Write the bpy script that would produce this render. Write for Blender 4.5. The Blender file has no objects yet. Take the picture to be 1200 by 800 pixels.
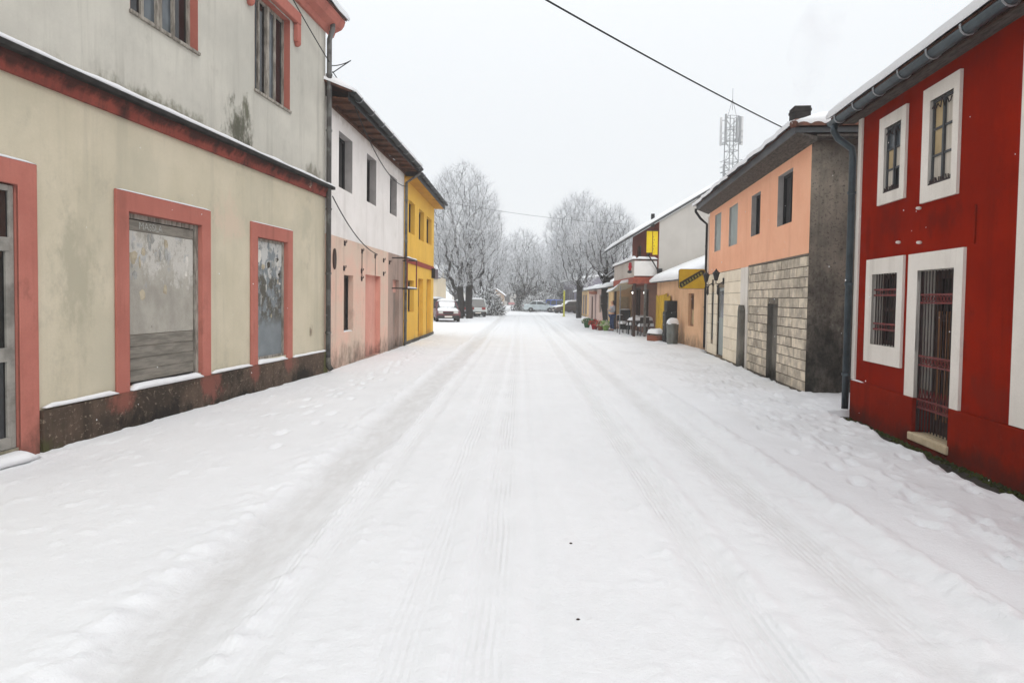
import bpy, bmesh, math, random
import numpy as np
from mathutils import Vector, Matrix
R = math.radians
rnd = random.Random(7)
S = bpy.context.scene
COL = S.collection

# ------------------------------------------------------------------ camera, sky, sun, exposure
cd = bpy.data.cameras.new('camera'); cam = bpy.data.objects.new('camera', cd); COL.objects.link(cam)
cd.sensor_width = 36.0; cd.lens = 760 / 1200 * 36; cd.shift_y = -0.0196
cd.clip_start = 0.05; cd.clip_end = 3000
cam.matrix_world = Matrix.Translation((0, 0, 1.7)) @ Matrix.Rotation(math.pi / 2 - R(2.0), 4, 'X') @ Matrix.Rotation(R(0.8), 4, 'Z')
S.camera = cam

SUN_EL, SUN_AZ = R(40), R(155)          # veiled sun behind the camera, a little to the right
W = bpy.data.worlds.new('World'); S.world = W; W.use_nodes = True
wn = W.node_tree; wn.nodes.clear()
wo = wn.nodes.new('ShaderNodeOutputWorld'); bg = wn.nodes.new('ShaderNodeBackground')
sk = wn.nodes.new('ShaderNodeTexSky'); sk.sky_type = 'NISHITA'; sk.sun_disc = False
sk.sun_elevation = SUN_EL; sk.sun_rotation = SUN_AZ; sk.dust_density = 6; sk.air_density = 1.0
mx = wn.nodes.new('ShaderNodeMix'); mx.data_type = 'RGBA'; mx.inputs[0].default_value = 0.9     # cloud cover
wtc = wn.nodes.new('ShaderNodeTexCoord'); wsx = wn.nodes.new('ShaderNodeSeparateXYZ'); wn.links.new(wtc.outputs['Generated'], wsx.inputs[0])
def wmath(op, a, b):
    n = wn.nodes.new('ShaderNodeMath'); n.operation = op
    for i, q in enumerate((a, b)):
        if hasattr(q, 'is_linked'): wn.links.new(q, n.inputs[i])
        else: n.inputs[i].default_value = q
    return n.outputs[0]
up_s = wmath('MAXIMUM', wsx.outputs[2], 0.0)                       # overcast sky: brighter towards the zenith
grad = wmath('ADD', 1.0, wmath('MULTIPLY', wmath('POWER', up_s, 2.0), 0.8))
vm = wn.nodes.new('ShaderNodeVectorMath'); vm.operation = 'SCALE'; vm.inputs[0].default_value = (9.9, 10.2, 10.45); wn.links.new(grad, vm.inputs['Scale'])
wn.links.new(sk.outputs[0], mx.inputs[6]); wn.links.new(vm.outputs[0], mx.inputs[7])
wn.links.new(mx.outputs[2], bg.inputs[0]); bg.inputs[1].default_value = 0.10
wn.links.new(bg.outputs[0], wo.inputs[0])
sd = bpy.data.lights.new('sun', 'SUN'); sun = bpy.data.objects.new('sun', sd); COL.objects.link(sun)
sd.energy = 0.9; sd.angle = R(28); sd.color = (1, 0.97, 0.93)
sun.rotation_euler = Vector((math.sin(SUN_AZ)*math.cos(SUN_EL), math.cos(SUN_AZ)*math.cos(SUN_EL), math.sin(SUN_EL))).to_track_quat('Z', 'Y').to_euler()
S.view_settings.view_transform = 'Standard'; S.view_settings.look = 'None'
try: S.cycles.volume_bounces = 3
except Exception: pass
S.view_settings.gamma = 1; S.view_settings.exposure = -0.10; S.view_settings.use_curve_mapping = False

# ------------------------------------------------------------------ mesh helpers
class MB:
    def __init__(s): s.v = []; s.f = []
    def add(s, vs, fs):
        o = len(s.v); s.v += [tuple(p) for p in vs]; s.f += [tuple(o + i for i in f) for f in fs]; return s
    def quad(s, a, b, c, d): return s.add([a, b, c, d], [(0, 1, 2, 3)])
    def box(s, x0, x1, y0, y1, z0, z1):
        x0, x1 = min(x0, x1), max(x0, x1); y0, y1 = min(y0, y1), max(y0, y1); z0, z1 = min(z0, z1), max(z0, z1)
        return s.add([(x0,y0,z0),(x1,y0,z0),(x1,y1,z0),(x0,y1,z0),(x0,y0,z1),(x1,y0,z1),(x1,y1,z1),(x0,y1,z1)],
                     [(0,3,2,1),(4,5,6,7),(0,1,5,4),(1,2,6,5),(2,3,7,6),(3,0,4,7)])
    def hexa(s, b, t):                       # 4 bottom, 4 top points
        return s.add(list(b) + list(t), [(0,3,2,1),(4,5,6,7),(0,1,5,4),(1,2,6,5),(2,3,7,6),(3,0,4,7)])
    def prism(s, poly, y0, y1, ax='y'):      # poly of (x,z) extruded in y (or (y,z) extruded in x)
        n = len(poly)
        if ax == 'y': a = [(p[0], y0, p[1]) for p in poly]; b = [(p[0], y1, p[1]) for p in poly]
        else: a = [(y0, p[0], p[1]) for p in poly]; b = [(y1, p[0], p[1]) for p in poly]
        return s.add(a + b, [tuple(range(n)), tuple(range(2*n-1, n-1, -1))] + [(i, i+n, (i+1) % n + n, (i+1) % n) for i in range(n)])
    def tube(s, pts, r, sides=6, caps=True):
        pts = [Vector(p) for p in pts]; n = len(pts)
        rr = r if isinstance(r, (list, tuple)) else [r] * n
        vs = []; up = None
        for i, p in enumerate(pts):
            d = (pts[min(i+1, n-1)] - pts[max(i-1, 0)])
            if d.length < 1e-9: d = Vector((0, 0, 1))
            d.normalize()
            if up is None or abs(up.dot(d)) > .98: up = Vector((1, 0, 0)) if abs(d.x) < .9 else Vector((0, 1, 0))
            a = d.cross(up).normalized(); b = a.cross(d); up = b
            for k in range(sides):
                t = 2 * math.pi * k / sides
                vs.append(p + (a * math.cos(t) + b * math.sin(t)) * rr[i])
        fs = [(i*sides+k, i*sides+(k+1) % sides, (i+1)*sides+(k+1) % sides, (i+1)*sides+k) for i in range(n-1) for k in range(sides)]
        if caps: fs += [tuple(range(sides-1, -1, -1)), tuple(range((n-1)*sides, n*sides))]
        return s.add(vs, fs)
    def lathe(s, prof, c=(0, 0, 0), n=16, axis='z'):   # prof: (r, h)
        vs = []
        for r_, h in prof:
            for k in range(n):
                t = 2 * math.pi * k / n; u, w = r_ * math.cos(t), r_ * math.sin(t)
                vs.append((c[0]+u, c[1]+w, c[2]+h) if axis == 'z' else (c[0]+u, c[1]+h, c[2]+w) if axis == 'y' else (c[0]+h, c[1]+u, c[2]+w))
        m = len(prof)
        fs = [(i*n+k, i*n+(k+1) % n, (i+1)*n+(k+1) % n, (i+1)*n+k) for i in range(m-1) for k in range(n)]
        fs += [tuple(range(n-1, -1, -1)), tuple(range((m-1)*n, m*n))]
        return s.add(vs, fs)
    def build(s, name, mat, parent=None, smooth=False, bevel=0, weld=False):
        me = bpy.data.meshes.new(name); me.from_pydata(s.v, [], s.f)
        if weld:
            b = bmesh.new(); b.from_mesh(me); bmesh.ops.remove_doubles(b, verts=b.verts, dist=1e-5); b.to_mesh(me); b.free()
        b = bmesh.new(); b.from_mesh(me); bmesh.ops.recalc_face_normals(b, faces=b.faces); b.to_mesh(me); b.free()
        if smooth:
            me.polygons.foreach_set('use_smooth', [True] * len(me.polygons))
        return link(name, me, mat, parent, bevel)

def link(name, me, mat, parent=None, bevel=0):
    o = bpy.data.objects.new(name, me); COL.objects.link(o)
    if mat and not me.materials: me.materials.append(MAT[mat] if isinstance(mat, str) else mat)
    if parent: o.parent = parent
    if bevel:
        m = o.modifiers.new('bevel', 'BEVEL'); m.width = bevel; m.segments = 2; m.limit_method = 'ANGLE'
    return o
def tag(o, label=None, cat=None, group=None, kind=None):
    if label: o['label'] = label
    if cat: o['category'] = cat
    if group: o['group'] = group
    if kind: o['kind'] = kind
    return o
def thing(name, label, cat, loc=(0, 0, 0), rz=0, group=None):
    o = bpy.data.objects.new(name, None); COL.objects.link(o)
    o.location = loc; o.rotation_euler = (0, 0, rz); o.empty_display_size = .2
    return tag(o, label, cat, group)
def copy_tree(o, parent=None):
    c = o.copy(); COL.objects.link(c); c.parent = parent
    for ch in list(o.children): copy_tree(ch, c)
    return c

# ---- numpy value noise
_rs = np.random.RandomState(3); _LAT = _rs.rand(256, 256)
def vnoise(x, y):
    x = np.asarray(x, float); y = np.asarray(y, float)
    xi = np.floor(x).astype(int); yi = np.floor(y).astype(int); fx = x - xi; fy = y - yi
    fx = fx*fx*(3-2*fx); fy = fy*fy*(3-2*fy)
    g = lambda a, b: _LAT[a & 255, b & 255]
    return (g(xi, yi)*(1-fx)+g(xi+1, yi)*fx)*(1-fy)+(g(xi, yi+1)*(1-fx)+g(xi+1, yi+1)*fx)*fy - .5
def fbm(x, y, o=3):
    t = 0
    for i in range(o): t = t + vnoise(x*2**i+i*17.3, y*2**i+i*9.1) / 2**i
    return t

# ---- snow shapes
def snow_strip(mb, x0, x1, y0, y1, z, h, seed=0, step=.06):
    """a lump of snow lying along x on a ledge between y0 (outer) and y1 (inner)"""
    n = max(3, int((x1-x0)/step)); K = 7; vs = []
    for i in range(n+1):
        t = i/n; x = x0+(x1-x0)*t
        e = min(1, min(t, 1-t)*n/2.5+.25)
        hh = h*(.9+.35*float(fbm(x*1.9+seed*7, seed*3.7)))*e; oo = (y0-y1)*(.06*float(fbm(x*5+seed, 9.2+seed)))*2
        for k in range(K):
            a = math.pi*k/(K-1); yy = (y0+y1)/2+(y0-y1)/2*math.cos(a)+oo*(1 if k < 3 else 0)
            zz = z-.004+hh*math.sin(a)**.6 if 0 < k < K-1 else z-.004
            vs.append((x, yy, zz))
    fs = [(i*K+k, i*K+k+1, (i+1)*K+k+1, (i+1)*K+k) for i in range(n) for k in range(K-1)]
    fs += [tuple(range(K)), tuple(range((n+1)*K-1, n*K-1, -1))]
    fs += [(i*K, (i+1)*K, (i+1)*K+K-1, i*K+K-1) for i in range(n)]
    mb.add(vs, fs); return mb
def snow_sheet(mb, A, B, C, D, thick, nu, nv, seed=0, lip=.05, edge=.25):
    """snow slab on the roof plane A-B (eave) C-D (ridge)"""
    A, B, C, D = map(Vector, (A, B, C, D)); N = (B-A).cross(D-A if (D-A).length > 1e-6 else C-A).normalized()
    if N.z < 0: N = -N
    W_ = (B-A).length; H_ = ((D-A).length+(C-B).length)/2
    top = []; bot = []
    for j in range(nv+1):
        v = j/nv
        for i in range(nu+1):
            u = i/nu; P = (A*(1-u)+B*u)*(1-v)+(D*(1-u)+C*u)*v
            dn = (A-D)*(1-u)+(B-C)*u; dn = dn.normalized() if dn.length > 1e-6 else Vector()
            if j == 0: P = P+dn*lip*(1+1.6*float(fbm(u*W_*2.1+seed, seed*1.3)))
            du = min(u, 1-u)*W_; dv = v*H_
            e = (1-(1-min(1, (dv+.0)/edge))**2)**.5*.8+.2*min(1, dv/edge)
            e2 = (1-(1-min(1, du/.12))**2)**.5
            t = thick*(.15+.85*e)*(.3+.7*e2)*(1+.45*float(fbm(u*W_*.7+seed*3, v*H_*.7+seed)))
            if j == 0: t = thick*.5*(.5+.5*e2)
            top.append(P+N*t); bot.append(P-N*.004)
    n1 = (nu+1)*(nv+1); w = nu+1
    fs = [(j*w+i, j*w+i+1, (j+1)*w+i+1, (j+1)*w+i) for j in range(nv) for i in range(nu)]
    def skirt(ids):
        return [(ids[k], ids[k+1], n1+ids[k+1], n1+ids[k]) for k in range(len(ids)-1)]
    fs += skirt(list(range(w))) + skirt([j*w for j in range(nv+1)]) + skirt([j*w+nu for j in range(nv+1)]) + skirt([nv*w+i for i in range(w)])
    mb.add(top+bot, fs); return mb
def mound(mb, x0, x1, y0, y1, z, h, seed=0, n=10, r=.3):
    vs = []; w = n+1
    for j in range(w):
        for i in range(w):
            u, v = i/n, j/n; x = x0+(x1-x0)*u; y = y0+(y1-y0)*v
            d = min(u, 1-u, v, 1-v)*2
            hh = h*min(1, d/r)**.5*(1+.5*float(fbm(x*3+seed, y*3+seed*2))) if d > 0 else -.004
            vs.append((x, y, z+hh))
    mb.add(vs, [(j*w+i, j*w+i+1, (j+1)*w+i+1, (j+1)*w+i) for j in range(n) for i in range(n)])
    mb.add([(x0, y0, z-.004), (x1, y0, z-.004), (x1, y1, z-.004), (x0, y1, z-.004)], [(3, 2, 1, 0)])
    return mb

# ------------------------------------------------------------------ materials
MAT = {}
def srgb(r, g, b): return tuple((c/255/12.92 if c <= 10 else ((c/255+.055)/1.055)**2.4) for c in (r, g, b)) + (1,)
class NT:
    def __init__(s, name):
        m = bpy.data.materials.new(name); m.use_nodes = True; s.m = m; s.t = m.node_tree; s.t.nodes.clear()
        s.out = s.n('ShaderNodeOutputMaterial'); s.p = s.n('ShaderNodeBsdfPrincipled'); s.l(s.p.outputs[0], s.out.inputs[0])
        s.tc = s.n('ShaderNodeTexCoord'); MAT[name] = m
    def n(s, k): return s.t.nodes.new(k)
    def l(s, a, b): s.t.links.new(a, b)
    def val(s, inp, v):
        if hasattr(v, 'is_linked'): s.l(v, inp)
        else: inp.default_value = v
    def coords(s, scale=(1, 1, 1), loc=(0, 0, 0), src='Object'):
        m = s.n('ShaderNodeMapping'); s.l(s.tc.outputs[src], m.inputs[0]); m.inputs['Scale'].default_value = scale; m.inputs['Location'].default_value = loc
        return m.outputs[0]
    def noise(s, scale, detail=4, rough=.6, vec=None, dist=0):
        n = s.n('ShaderNodeTexNoise'); n.inputs['Scale'].default_value = scale; n.inputs['Detail'].default_value = detail
        n.inputs['Roughness'].default_value = rough; n.inputs['Distortion'].default_value = dist
        s.l(vec if vec else s.tc.outputs['Object'], n.inputs['Vector']); return n.outputs[0]
    def ramp(s, fac, lo, hi, a=0, b=1):
        n = s.n('ShaderNodeMapRange'); n.interpolation_type = 'SMOOTHSTEP'; s.l(fac, n.inputs[0])
        n.inputs[1].default_value = lo; n.inputs[2].default_value = hi; n.inputs[3].default_value = a; n.inputs[4].default_value = b; return n.outputs[0]
    def mix(s, fac, a, b):
        n = s.n('ShaderNodeMix'); n.data_type = 'RGBA'; s.val(n.inputs[0], fac); s.val(n.inputs[6], a); s.val(n.inputs[7], b); return n.outputs[2]
    def math(s, op, a, b=0.):
        n = s.n('ShaderNodeMath'); n.operation = op; s.val(n.inputs[0], a); s.val(n.inputs[1], b); return n.outputs[0]
    def sep(s, which='Object'):
        n = s.n('ShaderNodeSeparateXYZ'); s.l(s.tc.outputs[which], n.inputs[0]); return n.outputs
    def bump(s, h, strength=.3, dist=.01):
        n = s.n('ShaderNodeBump'); n.inputs['Strength'].default_value = strength; n.inputs['Distance'].default_value = dist
        s.l(h, n.inputs['Height']); s.l(n.outputs[0], s.p.inputs['Normal'])
    def done(s, col, rough=.9, spec=.3, metal=0):
        s.val(s.p.inputs['Base Color'], col); s.val(s.p.inputs['Roughness'], rough)
        s.p.inputs['Specular IOR Level'].default_value = spec; s.p.inputs['Metallic'].default_value = metal; return s.m

def plaster(name, c, c2, stain, streak=.5, grime=.4, damp=None, damp_h=.6, blotch=None, patch=None, bump=.35, edge=None, spec=.15, speckle=None, cloud=None):
    t = NT(name); c, c2, stain = srgb(*c), srgb(*c2), srgb(*stain)
    col = t.mix(t.ramp(t.noise(.9, 5, .65), .35, .65), c, c2)
    st = t.noise(1.0, 5, .65, t.coords((2.6, 2.6, .16)))
    col = t.mix(t.math('MULTIPLY', t.ramp(st, .52, .72), streak), col, stain)
    st2 = t.noise(1.0, 6, .7, t.coords((9, 9, .5), (3.1, 0, 1.7)))
    col = t.mix(t.math('MULTIPLY', t.ramp(st2, .5, .75), streak*.55), col, stain)
    gr = t.noise(2.2, 8, .72, t.coords((1, 1, .7), (7, 2, 1)))
    col = t.mix(t.math('MULTIPLY', t.ramp(gr, .54, .74), grime), col, stain)
    fine = t.noise(38, 4, .7)
    col = t.mix(t.ramp(fine, .3, .7, 0, .12), col, stain)
    if cloud:                                  # wide soft discolouration
        col = t.mix(t.ramp(t.noise(.55, 6, .6, t.coords((1, 1, .8), (11, 3, 4))), .42, .66, 0, .6), col, srgb(*cloud))
    if speckle:
        col = t.mix(t.ramp(t.noise(16, 7, .75, t.coords((1, 1, 1.2), (2, 8, 1))), speckle[1], speckle[1]+.07, 0, .8), col, srgb(*speckle[0]))
    X, Y, Z = t.sep()
    if patch:                                  # fallen plaster, bare coat below
        pn = t.noise(1.6, 8, .6, t.coords((1, 1, 1), (4.4, 1, 8)))
        col = t.mix(t.ramp(pn, patch[1], patch[1]+.015), col, srgb(*patch[0]))
    if damp:
        dn = t.noise(2.3, 9, .75, t.coords((1, 1, .6), (1, 5, 2)))
        f = t.math('ADD', t.ramp(Z, 0, damp_h, .16, -.30), dn)
        col = t.mix(t.ramp(f, .42, .78, 0, .9), col, srgb(*damp))
    if edge:                                   # dark run-off below a line at height edge[0]
        dn = t.noise(1, 6, .7, t.coords((4, 4, .35), (2, 5, 2)))
        f = t.math('ADD', t.ramp(Z, edge[0]-edge[1], edge[0], -.35, .25), dn)
        col = t.mix(t.ramp(f, .5, .75, 0, .8), col, srgb(*edge[2]))
    for (bx, bz, rx, rz, bc) in (blotch or []):
        dx = t.math('DIVIDE', t.math('SUBTRACT', X, bx), rx); dz = t.math('DIVIDE', t.math('SUBTRACT', Z, bz), rz)
        d = t.math('SQRT', t.math('ADD', t.math('MULTIPLY', dx, dx), t.math('MULTIPLY', dz, dz)))
        bn = t.noise(4.5, 7, .7, t.coords((1, 1, .6), (bx, 2, bz)))
        f = t.math('ADD', t.math('SUBTRACT', 1., d), t.math('MULTIPLY', t.math('SUBTRACT', bn, .5), 3.2))
        col = t.mix(t.ramp(f, .1, .9, 0, .88), col, srgb(*bc))
    t.bump(t.math('ADD', t.math('MULTIPLY', t.noise(55, 5, .7), .4), t.noise(4, 5, .6)), bump, .012)
    return t.done(col, .92, spec)
def plain(name, c, c2=None, scale=6, rough=.6, spec=.4, bump=.15, metal=0, bscale=60, rand=0., stretch=None, sharp=(.35, .65)):
    t = NT(name); a = srgb(*c); b = srgb(*(c2 or c)); v = t.coords(stretch) if stretch else None
    if rand:
        oi = t.n('ShaderNodeObjectInfo'); va = t.n('ShaderNodeVectorMath'); t.l(v or t.tc.outputs['Object'], va.inputs[0])
        vb = t.n('ShaderNodeVectorMath'); vb.operation = 'SCALE'; t.l(oi.outputs['Location'], vb.inputs[0]); vb.inputs['Scale'].default_value = 3.7; t.l(vb.outputs[0], va.inputs[1]); v = va.outputs[0]
    n = t.noise(scale, 6, .65, v); col = t.mix(t.ramp(n, *sharp), a, b)
    if rand:
        oi = t.n('ShaderNodeObjectInfo'); h = t.n('ShaderNodeHueSaturation'); t.l(col, h.inputs['Color'])
        t.l(t.ramp(oi.outputs['Random'], 0, 1, 1-rand, 1+rand), h.inputs['Value']); col = h.outputs[0]
    if bump: t.bump(t.noise(bscale, 4, .6, v), bump, .006)
    return t.done(col, rough, spec, metal)

def snow_mat(name, ground=False):
    t = NT(name)
    col = t.mix(t.ramp(t.noise(.8, 5, .6), .3, .7), (.84, .85, .865, 1), (.805, .815, .83, 1))
    if ground:
        at = t.n('ShaderNodeAttribute'); at.attribute_name = 'packed'
        dn = t.ramp(t.noise(1.0, 9, .75, t.coords((5, 1.6, 1))), .3, .7, .35, 1.)
        col = t.mix(t.math('MULTIPLY', at.outputs['Fac'], dn), col, (.63, .625, .62, 1))
        sp = t.ramp(t.noise(30, 2, .5), .76, .80, 0, .25)
        col = t.mix(t.math('MULTIPLY', sp, at.outputs['Fac']), col, (.30, .28, .25, 1))
    h = t.math('ADD', t.math('MULTIPLY', t.noise(110, 4, .75), .7), t.math('ADD', t.math('MULTIPLY', t.noise(30, 5, .7), 1.3), t.noise(8, 4, .6)))
    if ground:
        X, Y, Z = t.sep(); at2 = t.n('ShaderNodeAttribute'); at2.attribute_name = 'tread'
        xx = t.math('ADD', t.math('SUBTRACT', X, t.math('MULTIPLY', Y, .0125)), t.math('MULTIPLY', t.noise(1.2, 2, .5), .05))
        sn = t.math('SINE', t.math('MULTIPLY', xx, 2*math.pi/.042)); br = t.ramp(t.noise(1.6, 4, .6, t.coords((3, .5, 1))), .35, .6)
        h = t.math('ADD', h, t.math('MULTIPLY', t.math('MULTIPLY', sn, at2.outputs['Fac']), t.math('MULTIPLY', br, .6)))
    t.bump(h, .5 if ground else .4, .014)
    t.p.inputs['Subsurface Weight'].default_value = 0.0
    return t.done(col, .75, .25)
snow_mat('snow'); snow_mat('snow_ground', True)

plaster('beige_low', (209, 199, 177), (199, 190, 167), (158, 153, 137), .32, .45, damp=(112, 108, 90), damp_h=1.0, cloud=(180, 175, 156),
        blotch=[(6.85, .95, .13, .16, (120, 105, 90)), (.55, 1.9, .45, 1.1, (174, 168, 148)), (3.7, 2.9, .7, .5, (206, 188, 168)), (6.6, 3.2, .5, .6, (184, 178, 158))])
plaster('grey_up', (206, 203, 192), (194, 191, 181), (154, 151, 142), .6, .5, cloud=(176, 174, 165),
        blotch=[(4.0, 4.28, .62, .75, (66, 66, 50)), (4.25, 4.75, .14, .5, (84, 84, 66)), (1.9, 4.2, 1.6, .22, (128, 126, 112)), (6.9, 4.25, .5, .3, (128, 124, 112))])
plaster('plinth', (98, 82, 70), (62, 53, 46), (30, 28, 24), .5, .9, patch=((150, 122, 106), .66), speckle=((142, 128, 110), .56), blotch=[(.02, .0, .3, .35, (74, 74, 46)), (7.5, .2, .2, .6, (92, 94, 50)), (1.2, .4, .3, .3, (136, 84, 72)), (3.05, .35, .45, .4, (132, 82, 72)), (4.4, .4, .3, .3, (130, 80, 70)), (5.8, .4, .4, .3, (128, 82, 72)), (2.0, .05, 1.4, .2, (30, 28, 25)), (6.4, .08, 1.2, .25, (34, 31, 27)), (4.0, .02, 1., .2, (34, 32, 28))], bump=.9)
plaster('pink_trim', (188, 119, 106), (175, 107, 95), (128, 82, 72), .5, .6, damp=(100, 72, 62), damp_h=.7, cloud=(168, 102, 90), speckle=((166, 116, 104), .62), patch=((196, 172, 152), .73))
plaster('pink_ledge', (150, 78, 66), (132, 66, 57), (58, 42, 38), .9, .95, patch=((188, 160, 142), .70), edge=(4.05, .3, (38, 33, 30)), speckle=((92, 60, 52), .58))
plain('ledge_top', (52, 50, 48), (34, 33, 32), 5, .9, .2, .6, bscale=30)
plaster('white_up', (243, 239, 236), (233, 229, 225), (196, 190, 186), .35, .35, edge=(5.95, .5, (196, 190, 184)))
plaster('salmon_low', (228, 188, 170), (218, 196, 178), (178, 152, 138), .4, .55, damp=(112, 98, 88), damp_h=1.3)
plaster('salmon_niche', (222, 166, 150), (212, 152, 137), (168, 128, 117), .4, .4, damp=(112, 92, 84), damp_h=.8)
plaster('grey_band', (176, 152, 140), (158, 140, 130), (108, 100, 94), .7, .5, damp=(78, 74, 68), damp_h=.9)
plaster('yellow_wall', (236, 190, 82), (229, 181, 74), (186, 146, 66), .35, .3, damp=(170, 144, 92), damp_h=.6, cloud=(220, 174, 76), bump=.25)
plaster('yellow_dark', (196, 150, 60), (180, 134, 52), (120, 90, 40), .3, .3)
plain('brown_band', (150, 64, 52), (134, 54, 46), 4, .85, .2, .3)
plaster('orange_wall', (246, 188, 154), (240, 178, 144), (214, 150, 121), .3, .22, bump=.2)
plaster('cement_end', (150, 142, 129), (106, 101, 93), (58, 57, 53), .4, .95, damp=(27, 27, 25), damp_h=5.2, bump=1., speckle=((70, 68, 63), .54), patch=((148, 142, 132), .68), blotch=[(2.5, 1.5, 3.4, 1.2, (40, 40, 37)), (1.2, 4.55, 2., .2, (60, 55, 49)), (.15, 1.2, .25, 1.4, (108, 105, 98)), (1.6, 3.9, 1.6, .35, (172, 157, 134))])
plaster('cement', (128, 124, 116), (104, 101, 95), (64, 62, 58), .5, .5, damp=(44, 43, 40), damp_h=.8, bump=.6)
plaster('red_wall', (146, 32, 9), (131, 27, 8), (98, 25, 13), .45, .6, cloud=(128, 28, 13), speckle=((134, 42, 26), .62), patch=((156, 72, 52), .725), blotch=[(3.1, 3.5, .5, 1.1, (130, 27, 9)), (.35, 2.6, .2, .5, (116, 26, 11)), (2.3, 2.7, .55, .25, (108, 27, 15)), (1.1, 2.8, .45, .28, (110, 27, 15)), (3.3, .8, .5, .35, (120, 34, 20))], bump=.45, spec=.0)
plaster('red_plinth', (140, 34, 12), (123, 29, 11), (92, 24, 13), .45, .6, damp=(78, 34, 25), damp_h=.45, speckle=((126, 46, 32), .58), patch=((154, 104, 88), .715), bump=.45, spec=.0)
plaster('white_trim', (233, 227, 219), (223, 217, 208), (186, 178, 168), .4, .35, bump=.15, speckle=((190, 180, 168), .70))
plaster('grey_gable', (190, 186, 180), (182, 178, 172), (160, 156, 150), .3, .25, bump=.1)
plaster('shed_wall', (226, 184, 146), (212, 168, 130), (166, 132, 104), .5, .5, damp=(104, 90, 76), damp_h=1.0)
plaster('kiosk_wall', (222, 190, 142), (210, 176, 128), (170, 140, 104), .4, .4, damp=(150, 124, 96), damp_h=.5)
plaster('pink_shop', (206, 180, 168), (196, 168, 158), (160, 136, 126), .4, .4, damp=(130, 110, 100), damp_h=.5)
plaster('far_white', (214, 210, 204), (204, 200, 194), (180, 176, 170), .3, .3)
plaster('far_cream', (224, 208, 180), (214, 198, 170), (180, 166, 142), .3, .3)
plaster('far_tan', (186, 156, 126), (172, 144, 116), (140, 118, 96), .3, .3)
plain('block', (212, 200, 180), (168, 158, 144), 3.2, .95, .2, .9, bscale=45, rand=.20)
plain('mortar', (128, 121, 110), (104, 98, 90), 8, .95, .1, .6)
plain('panel', (240, 228, 206), (228, 215, 192), 2.5, .7, .3, .15, rand=.05)
plain('panel_joint', (140, 126, 108), (120, 108, 92), 6, .9, .1, .2)
plain('brick', (160, 82, 62), (136, 68, 54), 6, .9, .2, .5, rand=.15)
plain('brick_joint', (130, 96, 82), (112, 84, 72), 6, .95, .1, .3)
plain('soffit_wood', (104, 64, 42), (66, 42, 30), 2.2, .8, .2, .5, stretch=(14, 2, 2), bscale=8, rand=.18)
plain('soffit_grey', (94, 88, 82), (62, 58, 55), 2.2, .85, .2, .5, stretch=(3, 14, 3), bscale=8)
plain('fascia', (58, 62, 66), (74, 76, 78), 3, .6, .4, .2)
plain('gutter', (70, 82, 88), (52, 62, 68), 2.5, .45, .5, .1, metal=.5)
plain('gutter_dark', (36, 38, 41), (26, 28, 30), 2.5, .6, .3, .1, metal=.2)
plain('gutter_grey', (112, 112, 110), (82, 80, 78), 4, .6, .4, .2, metal=.3, sharp=(.45, .55))
plain('tile', (112, 74, 60), (84, 60, 52), 5, .85, .2, .4)
plain('sheet_roof', (70, 72, 74), (58, 60, 62), 2, .6, .4, .1)
plain('old_frame', (168, 162, 152), (110, 104, 96), 3.2, .85, .2, .6, stretch=(5, 5, 1), bscale=30)
plain('door_frame', (156, 153, 146), (118, 116, 110), 3, .6, .3, .2)
plain('dark_wood', (70, 48, 38), (46, 32, 27), 3, .65, .3, .4, stretch=(8, 8, .8), bscale=14)
plain('light_wood', (158, 114, 78), (126, 88, 60), 3, .65, .3, .4, stretch=(8, 8, .8), bscale=14)
plain('grey_wood', (132, 127, 118), (108, 104, 96), 3, .9, .2, .7, stretch=(1, 1, 7), bscale=12, rand=.10)
plain('yellow_wood', (216, 178, 40), (176, 136, 38), 3, .85, .2, .5, stretch=(8, 8, 1), bscale=10, rand=.25)
plain('iron', (52, 34, 34), (36, 28, 28), 8, .6, .4, .3)
plain('red_iron', (120, 36, 34), (84, 28, 28), 8, .6, .4, .3)
plain('black_iron', (30, 30, 32), (22, 22, 24), 8, .5, .4, .1)
plain('galv', (150, 152, 154), (126, 128, 130), 6, .5, .5, .05, metal=.4)
plain('antenna', (206, 206, 206), (190, 190, 190), 2, .6, .4, 0)
plain('stone_sill', (206, 190, 160), (184, 166, 136), 5, .85, .3, .4)
plain('curtain', (176, 168, 156), (206, 198, 186), 1.6, .9, .1, .2, stretch=(14, 14, .5))
plain('tan_board', (184, 164, 128), (158, 138, 106), 2, .9, .1, .3)
plain('panel_grey', (158, 166, 164), (146, 154, 152), 2, .7, .3, .1)
plain('asphalt', (66, 62, 56), (46, 44, 40), 5, .9, .3, .8, bscale=40)
plain('moss', (66, 74, 30), (44, 46, 26), 9, .95, .1, .9, bscale=30)
plain('chimney', (52, 48, 46), (32, 30, 29), 5, .95, .1, .6)
plain('cable', (34, 34, 36), (28, 28, 30), 3, .7, .2, 0)
plain('yellow_sign', (206, 168, 14), (194, 152, 12), 3, .5, .4, 0)
plain('sign_band', (52, 44, 24), (38, 32, 20), 5, .6, .3, 0)
plain('sign_mark', (150, 142, 60), (120, 116, 52), 8, .6, .3, 0)
plain('yellow_cloth', (226, 198, 20), (214, 180, 16), 2, .8, .2, .1)
plain('yellow_pole', (206, 204, 66), (190, 186, 56), 3, .6, .3, 0)
plain('white_cloth', (226, 224, 222), (216, 214, 212), 2, .85, .2, .2)
plain('red_cloth', (176, 28, 44), (140, 20, 34), 5, .85, .2, .3)
plain('tyre', (24, 24, 25), (18, 18, 19), 8, .85, .2, .1)
plain('rim', (150, 152, 154), (120, 122, 124), 4, .4, .5, 0, metal=.6)
plain('black_plastic', (28, 28, 30), (22, 22, 24), 8, .6, .3, .05)
plain('car_red', (88, 8, 26), (74, 7, 21), 2, .35, .4, 0)
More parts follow.
